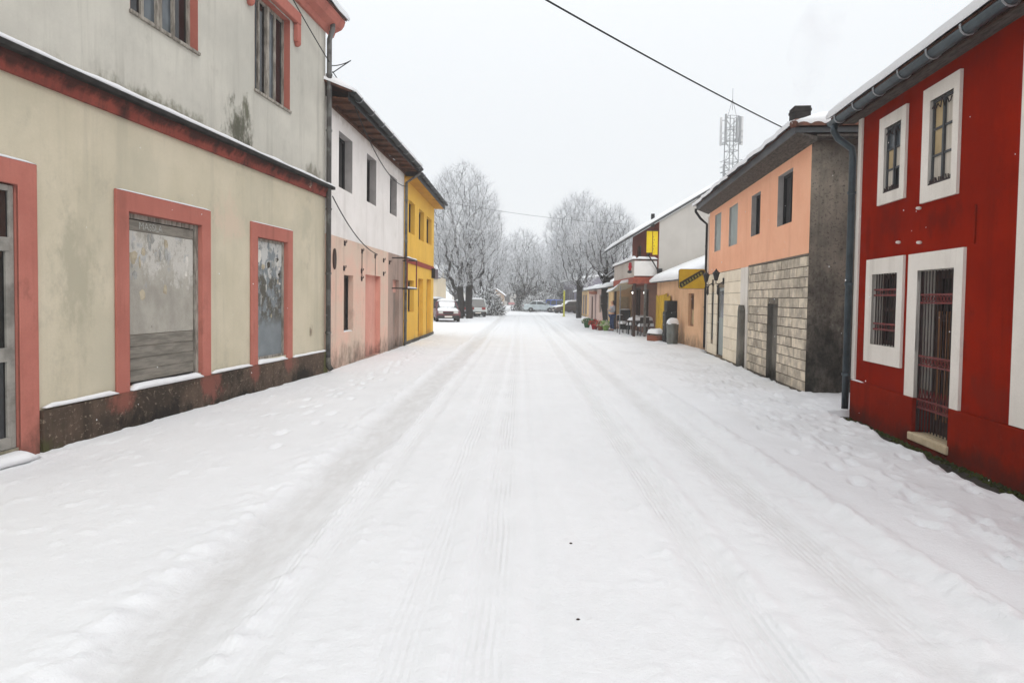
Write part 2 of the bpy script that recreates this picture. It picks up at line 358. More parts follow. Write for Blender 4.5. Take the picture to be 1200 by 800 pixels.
plain('car_grey', (150, 152, 156), (140, 142, 146), 2, .3, .5, 0, metal=.2)
plain('car_silver', (176, 186, 190), (166, 176, 180), 2, .3, .5, 0, metal=.3)
plain('car_white', (206, 212, 210), (196, 202, 200), 2, .3, .5, 0)
plain('car_blue', (10, 84, 196), (8, 74, 176), 2, .3, .5, 0)
plain('car_dark', (52, 34, 34), (42, 30, 30), 2, .3, .5, 0)
plain('lamp_red', (150, 16, 20), (130, 12, 16), 4, .25, .5, 0)
plain('lamp_clear', (206, 206, 200), (196, 196, 190), 4, .2, .5, 0)
plain('skin', (206, 158, 132), (198, 148, 122), 4, .6, .3, 0)
plain('hair', (34, 24, 20), (24, 18, 15), 8, .6, .3, .2)
plain('grey_knit', (172, 172, 178), (154, 154, 160), 10, .95, .1, .4)
plain('denim', (48, 70, 108), (36, 56, 92), 8, .9, .1, .3)
plain('shoe', (34, 30, 30), (26, 24, 24), 8, .7, .2, .1)
plain('bin_metal', (124, 128, 124), (98, 102, 98), 4, .5, .4, .2, metal=.5, stretch=(1, 1, .3))
plain('crate_dark', (30, 40, 40), (24, 32, 32), 6, .7, .3, .1)
plain('green_leaf', (54, 112, 58), (36, 84, 42), 8, .7, .2, .2)
plain('light_green', (150, 186, 96), (122, 164, 74), 8, .7, .2, .2)
plain('red_flower', (214, 62, 58), (186, 40, 44), 8, .7, .2, .2)
plain('white_flower', (228, 224, 206), (214, 210, 190), 8, .7, .2, .2)
plain('terracotta', (146, 88, 64), (128, 76, 56), 6, .8, .2, .2)
plain('wicker', (70, 62, 56), (48, 43, 40), 12, .8, .2, .5)
plain('shutter', (128, 124, 138), (112, 108, 122), 3, .6, .3, 0, stretch=(1, 1, 12))
plain('awning', (206, 194, 168), (190, 176, 150), 3, .8, .2, .1)
plain('barrier_red', (206, 128, 128), (196, 116, 116), 3, .6, .3, 0)
plain('chalk', (176, 178, 172), (140, 142, 136), 26, .9, .1, 0)
plain('paper_white', (216, 213, 205), (196, 193, 186), 9, .9, .1, .3)
plain('paper_grey', (172, 172, 168), (146, 146, 142), 9, .9, .1, .3)
plain('paper_tan', (186, 176, 154), (160, 150, 130), 9, .9, .1, .3)
plain('paper_blue', (112, 126, 150), (150, 156, 166), 12, .9, .1, .3)
plain('paper_dark', (84, 80, 72), (66, 63, 57), 9, .9, .1, .3)
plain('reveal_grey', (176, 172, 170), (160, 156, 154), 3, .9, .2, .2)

def board_mat():                # old hoarding with the rest of torn posters and whitewash
    t = NT('hoarding')
    col = t.mix(t.ramp(t.noise(2.4, 8, .7, t.coords((1.2, 1, .9))), .3, .7), srgb(176, 172, 162), srgb(152, 148, 139))
    a = t.noise(2.6, 8, .75, t.coords((1.4, 1, 1), (3, 1, 5)))
    X, Y, Z = t.sep(); hz = t.ramp(Z, 1.1, 2.4, -.16, .06)
    col = t.mix(t.ramp(t.math('ADD', a, hz), .50, .60, 0, .6), col, srgb(206, 204, 198))
    b = t.noise(3.4, 7, .7, t.coords((1.6, 1, 1.1), (9, 3, 2)))
    col = t.mix(t.ramp(t.math('ADD', b, hz), .60, .62, 0, .5), col, srgb(158, 162, 166))
    c = t.noise(7, 9, .8, t.coords((1.2, 1, .9), (1, 7, 2)))
    col = t.mix(t.ramp(c, .62, .68, 0, .6), col, srgb(92, 89, 83))
    v = t.n('ShaderNodeTexVoronoi'); v.inputs['Scale'].default_value = 2.6; t.l(t.coords((1, 1, 1.3), (2.6, 0, 7.7)), v.inputs['Vector'])
    vs = t.n('ShaderNodeSeparateColor'); t.l(v.outputs['Color'], vs.inputs[0])
    f = t.math('MULTIPLY', t.ramp(vs.outputs[0], .97, .98), t.ramp(t.math('ADD', a, hz), .46, .5))
    col = t.mix(t.math('MULTIPLY', f, .55), col, srgb(92, 112, 146))
    t.bump(t.math('ADD', a, t.noise(40, 4, .7)), .5, .01); t.done(col, .9, .15)
    t = NT('dirty_glass')        # painted-over shop pane with peeled posters
    col = t.mix(t.ramp(t.noise(2, 5, .6), .3, .7), srgb(126, 134, 138), srgb(108, 116, 120))
    X, Y, Z = t.sep(); a = t.noise(5, 8, .78, t.coords((1.2, 1, .9), (2, 1, 4)))
    m = t.math('MULTIPLY', t.ramp(Z, 1.05, 1.4), t.ramp(Z, 2.05, 2.3, 1, 0))
    col = t.mix(t.math('MULTIPLY', t.ramp(a, .46, .52), m), col, srgb(78, 76, 68))
    b = t.noise(3.2, 8, .75, t.coords((1.8, 1, .8), (6, 1, 3)))
    col = t.mix(t.ramp(t.math('ADD', b, t.ramp(Z, .9, 2.6, -.2, .1)), .56, .6, 0, .85), col, srgb(198, 198, 194))
    c = t.noise(14, 6, .8, t.coords((1.6, 1, .5), (4, 1, 3)))
    col = t.mix(t.math('MULTIPLY', t.ramp(c, .58, .64), m), col, srgb(190, 186, 172))
    t.bump(b, .3, .006); t.done(col, .55, .4)
board_mat()
def glass(name, c, rough=.06, spec=.5):
    t = NT(name); col = t.mix(t.ramp(t.noise(2.5, 5, .6), .35, .65), srgb(*c), srgb(*[x*.75 for x in c]))
    return t.done(col, rough, spec)
glass('glass_dark', (26, 28, 32)); glass('glass_grey', (86, 94, 100), .12); glass('glass_brown', (58, 44, 42), .1); glass('glass_car', (34, 46, 48), .05)
glass('glass_black', (10, 10, 11), .2, .3)
def emit(name, c, s):
    t = NT(name); t.p.inputs['Emission Color'].default_value = c; t.p.inputs['Emission Strength'].default_value = s; t.done(c, .4)
emit('lamp_lit', (1, .97, .9, 1), 3.0)
def bark(name, dark, dark2, lo, hi, snowcol=(.84, .86, .89, 1), amt=1.):
    t = NT(name); g = t.n('ShaderNodeNewGeometry'); s = t.n('ShaderNodeSeparateXYZ'); t.l(g.outputs['Normal'], s.inputs[0])
    col = t.mix(t.ramp(t.noise(5, 5, .7, t.coords((1, 1, .25))), .3, .7), srgb(*dark), srgb(*dark2))
    f = t.math('ADD', s.outputs[2], t.math('MULTIPLY', t.math('SUBTRACT', t.noise(7, 4, .6), .5), .9))
    col = t.mix(t.ramp(f, lo, hi, 0, amt), col, snowcol)
    t.bump(t.noise(22, 5, .7, t.coords((1, 1, .2))), .6, .02); return t.done(col, .95, .15)
bark('bark', (36, 33, 32), (22, 21, 20), .5, .8)
bark('limb', (48, 45, 44), (32, 30, 30), .0, .35)
bark('twig', (78, 74, 74), (58, 55, 55), -.72, -.2, (.88, .9, .93, 1))
bark('ivy', (34, 40, 36), (24, 28, 26), .45, .7)
bark('shrub', (52, 56, 50), (40, 42, 38), -.1, .25)

# ------------------------------------------------------------------ setting: ground and snow
g = MB(); g.quad((-700, -300, -.08), (700, -300, -.08), (700, 900, -.08), (-700, 900, -.08))
tag(g.build('ground', 'asphalt'), kind='structure')

RED_A, RED_B = (5.29, 10.0), (4.87, 6.1)
_fp = np.random.RandomState(11)
def footprints():
    L = []
    def trail(x0, y0, x1, y1, j=.05, n=None):
        d = math.hypot(x1-x0, y1-y0); n = n or int(d/.62); a = math.atan2(y1-y0, x1-x0)
        for i in range(n):
            t = (i+.5)/n; s = (1 if i % 2 else -1)*.1
            L.append((x0+(x1-x0)*t-math.sin(a)*s+_fp.uniform(-j, j), y0+(y1-y0)*t+math.cos(a)*s+_fp.uniform(-j, j), a+_fp.uniform(-.2, .2), _fp.uniform(.018, .036)))
    trail(-2.7, 7.0, -2.75, 9, .05); trail(-2.75, 9, -2.95, 22, .08); trail(-3.2, 9.5, -2.85, 17, .1)
    trail(-3.0, 24, -2.6, 40, .15); trail(3.5, 3.5, 3.95, 11, .06); trail(4.35, 5, 4.75, 12, .06); trail(3.95, 11, 4.9, 26, .1)
    trail(4.7, 12, 5.4, 24, .12); trail(5.0, 13.5, 4.2, 30, .2); trail(3.25, 4, 3.5, 9, .08); trail(4.9, 13, 5.9, 27, .1); trail(3.9, 7, 4.4, 16, .2)
    for i in range(90): L.append((_fp.uniform(3.6, 5.6), _fp.uniform(11, 32), _fp.uniform(0, 3.1), _fp.uniform(.012, .03)))
    for i in range(30): L.append((_fp.uniform(-3.4, -2.4), _fp.uniform(9, 26), _fp.uniform(0, 3.1), _fp.uniform(.01, .028)))
    return L
FP = footprints()
def sstep(a, b, x): t = np.clip((x-a)/(b-a), 0, 1); return t*t*(3-2*t)
def red_line(y): return 5.29+(y-10.0)*(5.29-4.87)/(10.0-6.1)
def snow_h(x, y):
    x = np.asarray(x, float); y = np.asarray(y, float)
    c = .0125*(y-3)                                     # the street drifts a little to the right
    xr = x-c+.05*vnoise(y*.12, y*0+3.3)
    near = np.clip(1.2-y/60, .25, 1)
    h = .035*fbm(x*.35, y*.3, 3)+.012*fbm(x*1.7+5, y*1.7, 3)
    road = sstep(-2.2, -1.3, xr)*(1-sstep(2.5, 3.1, xr))
    h = h*(1-.65*road)-.035*road
    loose = fbm(x*15, y*10+3, 3)
    def track(x0, w, d, rim, rimw, tread=0., lump=.0):
        nonlocal h, packed
        q = xr-x0; e = w*(1+.25*vnoise(y*1.3+x0*9, y*0+x0))
        t = np.exp(-(q/e)**4)
        h = h-d*t
        h = h+rim*(np.exp(-((q-e-rimw)/rimw)**2)*(1+lump*loose*2)+np.exp(-((q+e+rimw)/rimw)**2)*(1+lump*loose*2))
        if tread: h = h+tread*t*near*np.sin(y*2*np.pi/.055+np.sign(q)*q*40)*(.6+vnoise(x*9, y*2))
        packed = np.maximum(packed, t*min(1.25, d/.03))
    packed = np.zeros_like(xr)
    track(-1.72, .25, .042, .008, .08, .003, 1.6)
    track(-1.22, .08, .012, .006, .06, .002, 1.2)
    track(-.55, .13, .010, .006, .08, .0025, .8)
    track(-.14, .11, .013, .006, .06, .003, .6)
    track(.16, .05, .008, .004, .05, .002, .6)
    track(.55, .10, .006, .004, .06, .002, .6)
    track(1.30, .13, .02, .011, .07, .003, 1.1)
    track(1.62, .07, .009, .005, .06, .002, .8)
    track(2.12, .18, .026, .011, .09, .002, 1.2)
    q = xr-2.72; h = h+.06*np.exp(-(q/.11)**2)*(1+.8*loose+.4*vnoise(y*.8, y*0))         # ploughed ridge
    q = xr-3.62+.02*(y-8); h = h+.02*np.exp(-(q/.16)**2)*(1+1.2*loose)*(y < 14)
    q = xr+2.15; h = h+.008*np.exp(-(q/.25)**2)*(1+1.8*loose)
    # crumbs along the ruts and on the trodden right-hand walk
    cr = np.maximum(0, fbm(x*17, y*13, 2)-.14)
    h = h+cr*.05*near*(np.exp(-((xr+2.05)/.35)**2)+.8*np.exp(-((xr-2.4)/.45)**2)+.5*np.exp(-((xr+.9)/.25)**2)+.5*np.exp(-((xr-.95)/.3)**2)+.35*road)
    rw = sstep(3.1, 3.5, xr); h = h+rw*(.026*fbm(x*3.2, y*2.6, 3)+.09*np.maximum(0, fbm(x*9+8, y*7, 3)-.1)*np.clip(1.3-y/40, .2, 1))
    lw = 1-sstep(-3.0, -2.4, xr); h = h+lw*(.02+.014*fbm(x*2.4, y*1.8, 3)+.05*np.maximum(0, fbm(x*13+2, y*9, 2)-.22))
    packed = np.maximum(packed*.72, .20*road)
    packed = np.maximum(packed, rw*.35*sstep(-.1, .25, fbm(x*1.3, y*.9, 2))*(y > 8))
    # drifts against the walls and the wet bare strip along the red house
    dr = red_line(y)-x+.10*fbm(y*1.6, y*0+2.2, 3)
    inred = (y > -4) & (y < 10.15)
    strip = np.where(inred, 1-sstep(.16, .34, dr-np.clip((y-8)*.03, -.02, .1)+np.clip((8-y)*.06, -.05, .12)*-1), 0)
    h = h-strip*.2
    do = 5.67+(y-12.47)*.1078-x+.08*fbm(y*1.3+4, y*0+6.2, 3)
    ino = (y > 12.4) & (y < 22.7)
    strip = np.maximum(strip, np.where(ino, 1-sstep(.02, .16, do), 0)); h = h-np.where(ino, (1-sstep(.02, .16, do))*.1, 0)
    h = np.where(strip > .02, h, np.maximum(h, -.068))
    return h, packed

def build_snow():
    ys = [-4.0]
    while ys[-1] < 230: 
        y = ys[-1]; ys.append(y+(.16 if y < 1.6 else .017+.0055*max(0, y-1.6)))
    ys += [260, 320, 420, 560, 800]; ys = [-200, -60, -20] + ys
    xs = [-600, -300, -150, -80, -45, -28, -18, -13, -10, -8.4, -7.4, -6.6, -6]
    while xs[-1] < 8.2: xs.append(xs[-1]+.032 if -4.9 < xs[-1] < 5.6 else xs[-1]+.07)
    xs += [9, 10, 12, 15, 20, 30, 45, 80, 150, 300, 600]
    X, Y = np.meshgrid(np.array(xs), np.array(ys))
    H, Pk = snow_h(X, Y)
    for (fx, fy, a, d) in FP:
        ix0, ix1 = np.searchsorted(xs, [fx-.4, fx+.4]); iy0, iy1 = np.searchsorted(ys, [fy-.4, fy+.4])
        if ix1 <= ix0 or iy1 <= iy0: continue
        sx = X[iy0:iy1, ix0:ix1]-fx; sy = Y[iy0:iy1, ix0:ix1]-fy
        u = (sx*math.cos(a)+sy*math.sin(a))/.135; v = (-sx*math.sin(a)+sy*math.cos(a))/.052
        r = (u*u+v*v)
        H[iy0:iy1, ix0:ix1] += -d*1.25*np.exp(-r**2)+d*.9*np.exp(-((np.sqrt(r)-1.45)/.28)**2)*np.maximum(0, fbm(sx*24+fx*3, sy*24+fy*3, 2)+.05)*1.6
    far = np.clip((np.abs(X)-9)/6, 0, 1); H = H*(1-far); H = np.where(Y < -3.9, 0, H)
    nx, ny = len(xs), len(ys)
    me = bpy.data.meshes.new('snow_cover')
    co = np.stack([X, Y, H], -1).reshape(-1, 3)
    i = np.arange(nx*ny).reshape(ny, nx)
    F = np.stack([i[:-1, :-1], i[:-1, 1:], i[1:, 1:], i[1:, :-1]], -1).reshape(-1, 4)
    me.vertices.add(len(co)); me.vertices.foreach_set('co', co.ravel())
    me.loops.add(F.size); me.loops.foreach_set('vertex_index', F.ravel().astype(np.int32))
    me.polygons.add(len(F)); me.polygons.foreach_set('loop_start', np.arange(0, F.size, 4, dtype=np.int32))
    me.polygons.foreach_set('use_smooth', np.ones(len(F), bool))
    me.update(calc_edges=True); me.validate()
    XR = X-.0125*(Y-3); Tr = np.exp(-((XR+.14)/.13)**4)+np.exp(-((XR-1.30)/.15)**4)+.7*np.exp(-((XR+.55)/.13)**4)+.6*np.exp(-((XR-2.12)/.18)**4)+.6*np.exp(-((XR+1.32)/.12)**4)
    at = me.attributes.new('tread', 'FLOAT', 'POINT'); at.data.foreach_set('value', Tr.ravel().astype(np.float32))
    at = me.attributes.new('packed', 'FLOAT', 'POINT'); at.data.foreach_set('value', Pk.ravel().astype(np.float32))
    tag(link('snow_cover', me, 'snow_ground'), kind='structure')
build_snow()
def gz(x, y): return float(snow_h(np.array([x]), np.array([y]))[0][0])

# ------------------------------------------------------------------ house helpers (local frame: x along the front, -y towards the street, z up)
def wall(mb, x0, x1, z0, z1, holes=(), y=0., depth=.15, t=None):
    """front skin with real openings (x0,x1,z0,z1[,depth]) and their reveals"""
    xs = sorted({x0, x1, *[h[0] for h in holes], *[h[1] for h in holes]}); zs = sorted({z0, z1, *[h[2] for h in holes], *[h[3] for h in holes]})
    xs = [q for q in xs if x0 <= q <= x1]; zs = [q for q in zs if z0 <= q <= z1]
    for a, b in zip(xs, xs[1:]):
        for c, d in zip(zs, zs[1:]):
            mxx, mz = (a+b)/2, (c+d)/2
            if any(h[0] < mxx < h[1] and h[2] < mz < h[3] for h in holes): continue
            mb.quad((a, y, c), (b, y, c), (b, y, d), (a, y, d))
    return mb
def reveals(hs, mat, parent, y=0., depth=.15, sides='lrtb'):
    for h in hs: reveal(MB(), h[:4], y, depth, sides).build('reveal', mat, parent)
def reveal(mb, h, y=0., depth=.15, sides='lrtb'):
    a, b, c, d = h[:4]; e = y+depth
    if 'l' in sides: mb.quad((a, y, c), (a, e, c), (a, e, d), (a, y, d))
    if 'r' in sides: mb.quad((b, y, c), (b, y, d), (b, e, d), (b, e, c))
    if 't' in sides: mb.quad((a, y, d), (a, e, d), (b, e, d), (b, y, d))
    if 'b' in sides: mb.quad((a, y, c), (b, y, c), (b, e, c), (a, e, c))
    return mb
def shell(mb, x0, x1, z0, z1, D):
    mb.quad((x0, 0, z0), (x0, 0, z1), (x0, D, z1), (x0, D, z0)); mb.quad((x1, 0, z0), (x1, D, z0), (x1, D, z1), (x1, 0, z1))
    mb.quad((x0, D, z0), (x0, D, z1), (x1, D, z1), (x1, D, z0)); return mb
def window(parent, x0, x1, z0, z1, y, fmat, gmats, nx=2, nz=1, fw=.05, mw=.04, th=.05, name='window', zsplit=None):
    """frame as the part, every pane a sub-part; y = front of the frame"""
    m = MB()
    m.box(x0, x0+fw, y, y+th, z0, z1); m.box(x1-fw, x1, y, y+th, z0, z1)
    m.box(x0+fw, x1-fw, y+.002, y+th, z0, z0+fw); m.box(x0+fw, x1-fw, y+.002, y+th, z1-fw, z1)
    xb = [x0+fw+(x1-x0-2*fw)*i/nx for i in range(nx+1)]
    zb = [z0+fw+(z1-z0-2*fw)*i/nz for i in range(nz+1)] if not zsplit else [z0+fw]+list(zsplit)+[z1-fw]
    for q in xb[1:-1]: m.box(q-mw/2, q+mw/2, y-.006, y+th-.004, z0+fw, z1-fw)
    for q in zb[1:-1]: m.box(x0+fw, x1-fw, y+.004, y+th-.006, q-mw*.35, q+mw*.35)
    w = m.build(name, fmat, parent)
    k = 0
    for j in range(len(zb)-1):
        for i in range(nx):
            gm = gmats[k % len(gmats)] if isinstance(gmats, (list, tuple)) else gmats; k += 1
            p = MB(); p.box(xb[i]+.001, xb[i+1]-.001, y+th*.55, y+th*.55+.006, zb[j]+.001, zb[j+1]-.001); p.build('pane', gm, w)
    return w
def frame_ring(mb, a, b, c, d, w, y0, y1, bottom=True, wt=None, wb=None):
    """flat surround around an opening a..b x c..d"""
    wt = wt or w; wb = wb or w
    z0 = c-wb if bottom else c
    mb.box(a-w, a, y0, y1, z0, d+wt); mb.box(b, b+w, y0, y1, z0, d+wt); mb.box(a, b, y0, y1, d, d+wt)
    if bottom: mb.box(a, b, y0, y1, c-wb, c)
    return mb
def downpipe(parent, pts, r, mat, clamps=()):
    d = MB().tube(pts, r, 10).build('downpipe', mat, parent, True)
    for (x, y, z) in clamps:
        MB().lathe([(r+.004, -.02), (r+.012, -.02), (r+.012, .02), (r+.004, .02)], (x, y, z), 10).build('pipe_clamp', mat, d)
    return d
def gutter(parent, x0, x1, y, z, r, mat, brackets=0, slope=0.):
    m = MB(); K = 9; vs = []
    for x, dz in ((x0, 0), (x1, slope)):
        for k in range(K):
            a = math.pi*k/(K-1); vs.append((x, y-r*math.cos(a), z+dz-r*math.sin(a)))
        for k in range(K-1, -1, -1):
            a = math.pi*k/(K-1); vs.append((x, y-(r-.008)*math.cos(a), z+dz-(r-.008)*math.sin(a)))
    n = 2*K; m.add(vs, [(k, (k+1) % n, n+(k+1) % n, n+k) for k in range(n)] + [tuple(range(n)), tuple(range(2*n-1, n-1, -1))])
    g_ = m.build('gutter', mat, parent, False)
    for x in (x0, x1):
        dz = 0 if x == x0 else slope
        e = MB(); e.add([(x, y-r*1.06*math.cos(math.pi*k/8), z+dz-r*1.06*math.sin(math.pi*k/8)) for k in range(9)], [tuple(range(9))]); e.build('end_cap', mat, g_)
    for i in range(brackets):
        x = x0+(x1-x0)*(i+.5)/brackets; dz = slope*(i+.5)/brackets; b = MB()
        b.tube([(x, y+r*1.1, z+dz+.02)]+[(x, y-(r+.008)*math.cos(math.pi*k/6), z+dz-(r+.008)*math.sin(math.pi*k/6)) for k in range(6, -1, -1)]+[(x, y-r-.008, z+dz+.03)], .011, 5)
        b.build('bracket', 'galv', g_)
    return g_
def heading(a, b): return math.atan2(b[1]-a[1], b[0]-a[0])

# ================================================================== left: beige corner house with boarded shop windows
LA, LB = (-4.98, 6.8), (-4.14, 14.29)
H = thing('house', 'beige two-storey house with pink window surrounds and boarded shop windows', 'house', (*LA, 0), heading(LA, LB))
X0, X1 = -7.0, 7.55
door = (-1.30, -.25, .12, 2.78); shop = (1.35, 2.90, .53, 2.72); nar = (4.56, 5.68, .56, 2.71)
up = [(-1.6, -.2, 5.24, 6.95), (1.43, 2.86, 5.24, 6.95), (4.50, 5.84, 5.24, 6.95)]
m = MB(); wall(m, X0, X1, -.1, 4.02, [door, shop, nar]); shell(m, X0, X1, -.1, 4.02, 8.5); m.build('lower_wall', 'beige_low', H)
m = MB(); wall(m, X0, X1, 4.02, 7.75, up); shell(m, X0, X1, 4.02, 7.75, 8.5); m.build('upper_wall', 'grey_up', H)
# continuous plinth, broken only by the door
for a, b in ((X0, -1.53), (0.0, 7.60)):
    m = MB(); n = int((b-a)/.14); top = [(a+(b-a)*i/n, .455+.035*(i/n)+.010*float(fbm(i*.45, a+2.2))) for i in range(n+1)]
    m.prism([(a, -.1), (b, -.1)]+top[::-1], -.06, -.001); pl_ = m.build('plinth', 'plinth', H, bevel=.01)
for a, b in ((X0, -1.55), (.03, 1.11), (1.36, 2.89), (3.14, 4.33), (4.57, 5.67), (5.93, 7.58)):
    sh_ = (a > 1.3 and b < 3) or (a > 4.5 and b < 5.7)
    s = MB(); snow_strip(s, a, b, -.068, .06 if sh_ else -.004, .478 if b < 4 else .492, .07 if sh_ else .05, a); s.build('snow', 'snow', pl_, True)
PR = -.036
for a, b, zt, w, zb_ in ((1.12, 3.13, 2.97, .225, .46), (4.34, 5.92, 2.96, .225, .48), (-1.53, -.02, 3.02, .23, -.1)):
    m = MB(); m.prism([(a, zb_), (a+w, zb_), (a+w, zt-.25), (b-w, zt-.25), (b-w, zb_), (b, zb_), (b, zt), (a, zt)], PR, 0)
    fr = m.build('surround', 'pink_trim', H, bevel=.01)
    s = MB(); snow_strip(s, a+.01, b-.01, PR-.004, -.004, zt, .022, a*3); s.build('snow', 'snow', fr, True)
for h in (shop, nar, door): 
    m = MB(); reveal(m, h, -.03, .16, 'lrt'); m.build('reveal', 'pink_trim', H)
# boarded shop window
m = MB(); m.box(2.83, 2.895, .03, .09, .53, 2.72); m.box(1.352, 2.83, .06, .10, 2.655, 2.718); ww = m.build('window_frame', 'old_frame', H)
m = MB(); m.box(1.352, 2.83, .12, .125, 2.5, 2.70); m.build('pane', 'glass_black', ww)
m = MB(); m.box(1.353, 2.80, .05, .085, 1.17, 2.50); hb = m.build('hoarding', 'hoarding', H, bevel=.006)
m = MB(); m.box(1.353, 2.80, .045, .10, 2.502, 2.64); tb = m.build('board', 'grey_wood', H, bevel=.006)
for i in range(4):
    z = .56+i*.152; m = MB(); m.box(1.354, 2.80+rnd.uniform(-.01, .01), .05+rnd.uniform(-.006, .006), .085, z, z+.148); m.build('plank', 'grey_wood', H, bevel=.005)
def text_mesh(txt, size, name, mat, parent, loc, rot, ext=.001):
    c = bpy.data.curves.new(name, 'FONT'); c.body = txt; c.size = size; c.extrude = ext; c.align_x = 'CENTER'; c.align_y = 'CENTER'
    o = bpy.data.objects.new(name, c); COL.objects.link(o)
    dg = bpy.context.evaluated_depsgraph_get(); me = bpy.data.meshes.new_from_object(o.evaluated_get(dg)); bpy.data.objects.remove(o)
    q = link(name, me, mat, parent); q.location = loc; q.rotation_euler = rot; return q
text_mesh('MASSLA', .135, 'lettering', 'chalk', tb, (1.86, .0425, 2.57), (R(90), 0, 0))
def scrap(parent, x, z, w, h, y, mat, seed):
    r_ = random.Random(seed); n = r_.randint(7, 11); P_ = []
    for k in range(n):
        a = 2*math.pi*k/n; q = r_.uniform(.55, 1.05); P_.append((x+w*q*math.cos(a), z+h*q*math.sin(a)))
    MB().prism(P_, y-.0015, y).build('poster_scrap', mat, parent)
for k in range(17):
    scrap(hb, rnd.uniform(1.45, 2.72), 1.45+1.0*rnd.uniform(0, 1)**.6, rnd.uniform(.02, .10), rnd.uniform(.03, .13), .049-k*.0002, rnd.choice(['paper_white', 'paper_white', 'paper_grey', 'paper_grey', 'paper_tan', 'paper_blue' if k == 3 else 'paper_grey']), 40+k)
# papered narrow shop window
m = MB(); frame_ring(m, 4.60, 5.62, .60, 2.66, .045, .03, .08); ww = m.build('window_frame', 'old_frame', H)
m = MB(); m.box(4.60, 5.62, .055, .062, .60, 2.66); pn_ = m.build('pane', 'dirty_glass', H)
for k in range(22):
    scrap(pn_, rnd.uniform(4.68, 5.54), 1.15+1.42*rnd.uniform(0, 1)**.8, rnd.uniform(.015, .08), rnd.uniform(.02, .11), .054-k*.0002, rnd.choice(['paper_white', 'paper_grey', 'paper_tan', 'paper_dark', 'paper_grey']), 90+k)
scrap(pn_, 4.78, 2.38, .09, .14, .0535, 'paper_white', 5)
# glazed door at the left edge
DOORY = -.06
m = MB(); m.box(-1.28, -1.20, .07, .12, .12, 2.76); m.box(-.315, -.26, .07, .12, .12, 2.76); m.box(-1.2, -.315, .07, .12, 2.70, 2.76)
m.box(-1.2, -.315, .06, .12, 2.10, 2.24); m.box(-1.2, -.315, .062, .12, 1.0, 1.14); m.box(-1.2, -.315, .07, .12, .12, .24); m.box(-1.20, -1.15, .065, .12, .24, 2.10); m.box(-.36, -.315, .065, .12, .24, 2.10)
dr = m.build('door', 'door_frame', H, bevel=.006); dr.location.y = DOORY
for za, zb in ((.24, 1.0), (1.14, 2.10), (2.24, 2.70)):
    p = MB(); p.box(-1.15 if zb < 2.2 else -1.2, -.36 if zb < 2.2 else -.315, .09, .096, za, zb); p.build('pane', 'glass_dark', dr)
p = MB(); p.tube([(-1.1, .06, 1.06), (-1.1, .02, 1.06), (-1.0, .02, 1.06)], .012, 6); p.build('handle', 'galv', dr)
m = MB(); m.box(-1.3, -.25, -.16, .10, -.1, .07); st = m.build('doorstep', 'cement', H, bevel=.01)
s = MB(); snow_strip(s, -1.34, -.24, -.26, -.01, .03, .10, 4); s.build('snow', 'snow', st, True)
# upper windows
for i, (a, b, c, d) in enumerate(up):
    m = MB(); reveal(m, up[i], -.002, .16, 'lrt'); m.build('reveal', 'pink_trim', H)
    w = window(H, a+.002, b-.002, c, d-.002, .12, 'old_frame', [('glass_grey', 'glass_dark', 'glass_grey', 'glass_dark'), ('glass_dark', 'glass_grey', 'glass_grey', 'glass_dark')][i % 2], 4, 1, .06, .05, .05)
    m = MB(); m.box((a+b)/2-.05, (a+b)/2+.05, .10, .16, c+.06, d-.06); m.build('mullion', 'old_frame', w)
    m = MB(); m.box(a-.02, b+.02, -.035, .11, c-.045, c); m.build('sill', 'old_frame', w, bevel=.006)
    m = MB(); m.box(a-.30, b+.30, -.10, -.001, d+.02, d+.25)
    for q in (a-.30, b+.14): m.box(q, q+.16, -.095, -.001, d-.33, d+.02); m.lathe([(.02, -.05), (.075, -.02), (.075, .02), (.02, .05)], (q+.08, -.05, d-.34), 10, 'x')
    m.build('window_hood', 'pink_trim', H, bevel=.02)
# ledge
m = MB(); m.prism([(-.0, 3.86), (-.05, 3.86), (-.06, 3.95), (-.10, 4.0), (-.105, 4.045), (0, 4.045)], X0, 7.62, 'x'); lg = m.build('ledge', 'pink_ledge', H)
m = MB(); m.box(X0, 7.72, -.175, -.001, 4.047, 4.112); lt = m.build('ledge_slab', 'ledge_top', H, bevel=.01)
s = MB(); snow_strip(s, X0, 7.70, -.165, -.003, 4.112, .075, 2.2, .08); s.build('snow', 'snow', lt, True)
# cornice and roof
m = MB(); m.prism([(0, 7.42), (-.06, 7.42), (-.10, 7.52), (-.24, 7.58), (-.30, 7.66), (-.33, 7.76), (0, 7.76)], X0, 7.86, 'x'); m.build('cornice', 'pink_trim', H)
m = MB(); m.prism([(-.36, 7.765), (-.36, 7.80), (4.25, 9.7), (8.85, 7.80), (8.85, 7.765), (4.25, 9.6)], X0, 7.86, 'x'); rf = m.build('roof', 'tile', H)
m = MB(); m.add([(7.5, 0, 7.75), (7.5, 8.5, 7.75), (7.5, 4.25, 9.6)], [(0, 1, 2)]); m.build('gable', 'grey_up', H)
s = MB(); snow_sheet(s, (X0, -.36, 7.805), (7.88, -.36, 7.805), (7.88, 4.25, 9.705), (X0, 4.25, 9.705), .2, 60, 14, 4); s.build('snow', 'snow', rf, True)
s = MB(); snow_sheet(s, (7.88, 8.85, 7.805), (X0, 8.85, 7.805), (X0, 4.25, 9.705), (7.88, 4.25, 9.705), .2, 30, 8, 6); s.build('snow', 'snow', rf, True)
dp = downpipe(H, [(7.50, -.18, 7.62), (7.50, -.18, 7.45), (7.52, -.10, 7.25), (7.52, -.10, .35)], .055, 'gutter_grey', [(7.52, -.10, q) for q in (6.5, 5.3, 3.6, 2.2, .9)])
m = MB(); m.tube([(7.52, -.10, .34), (7.52, -.11, .18), (7.50, -.18, .08)], .058, 10); m.build('pipe_shoe', 'cement', dp)

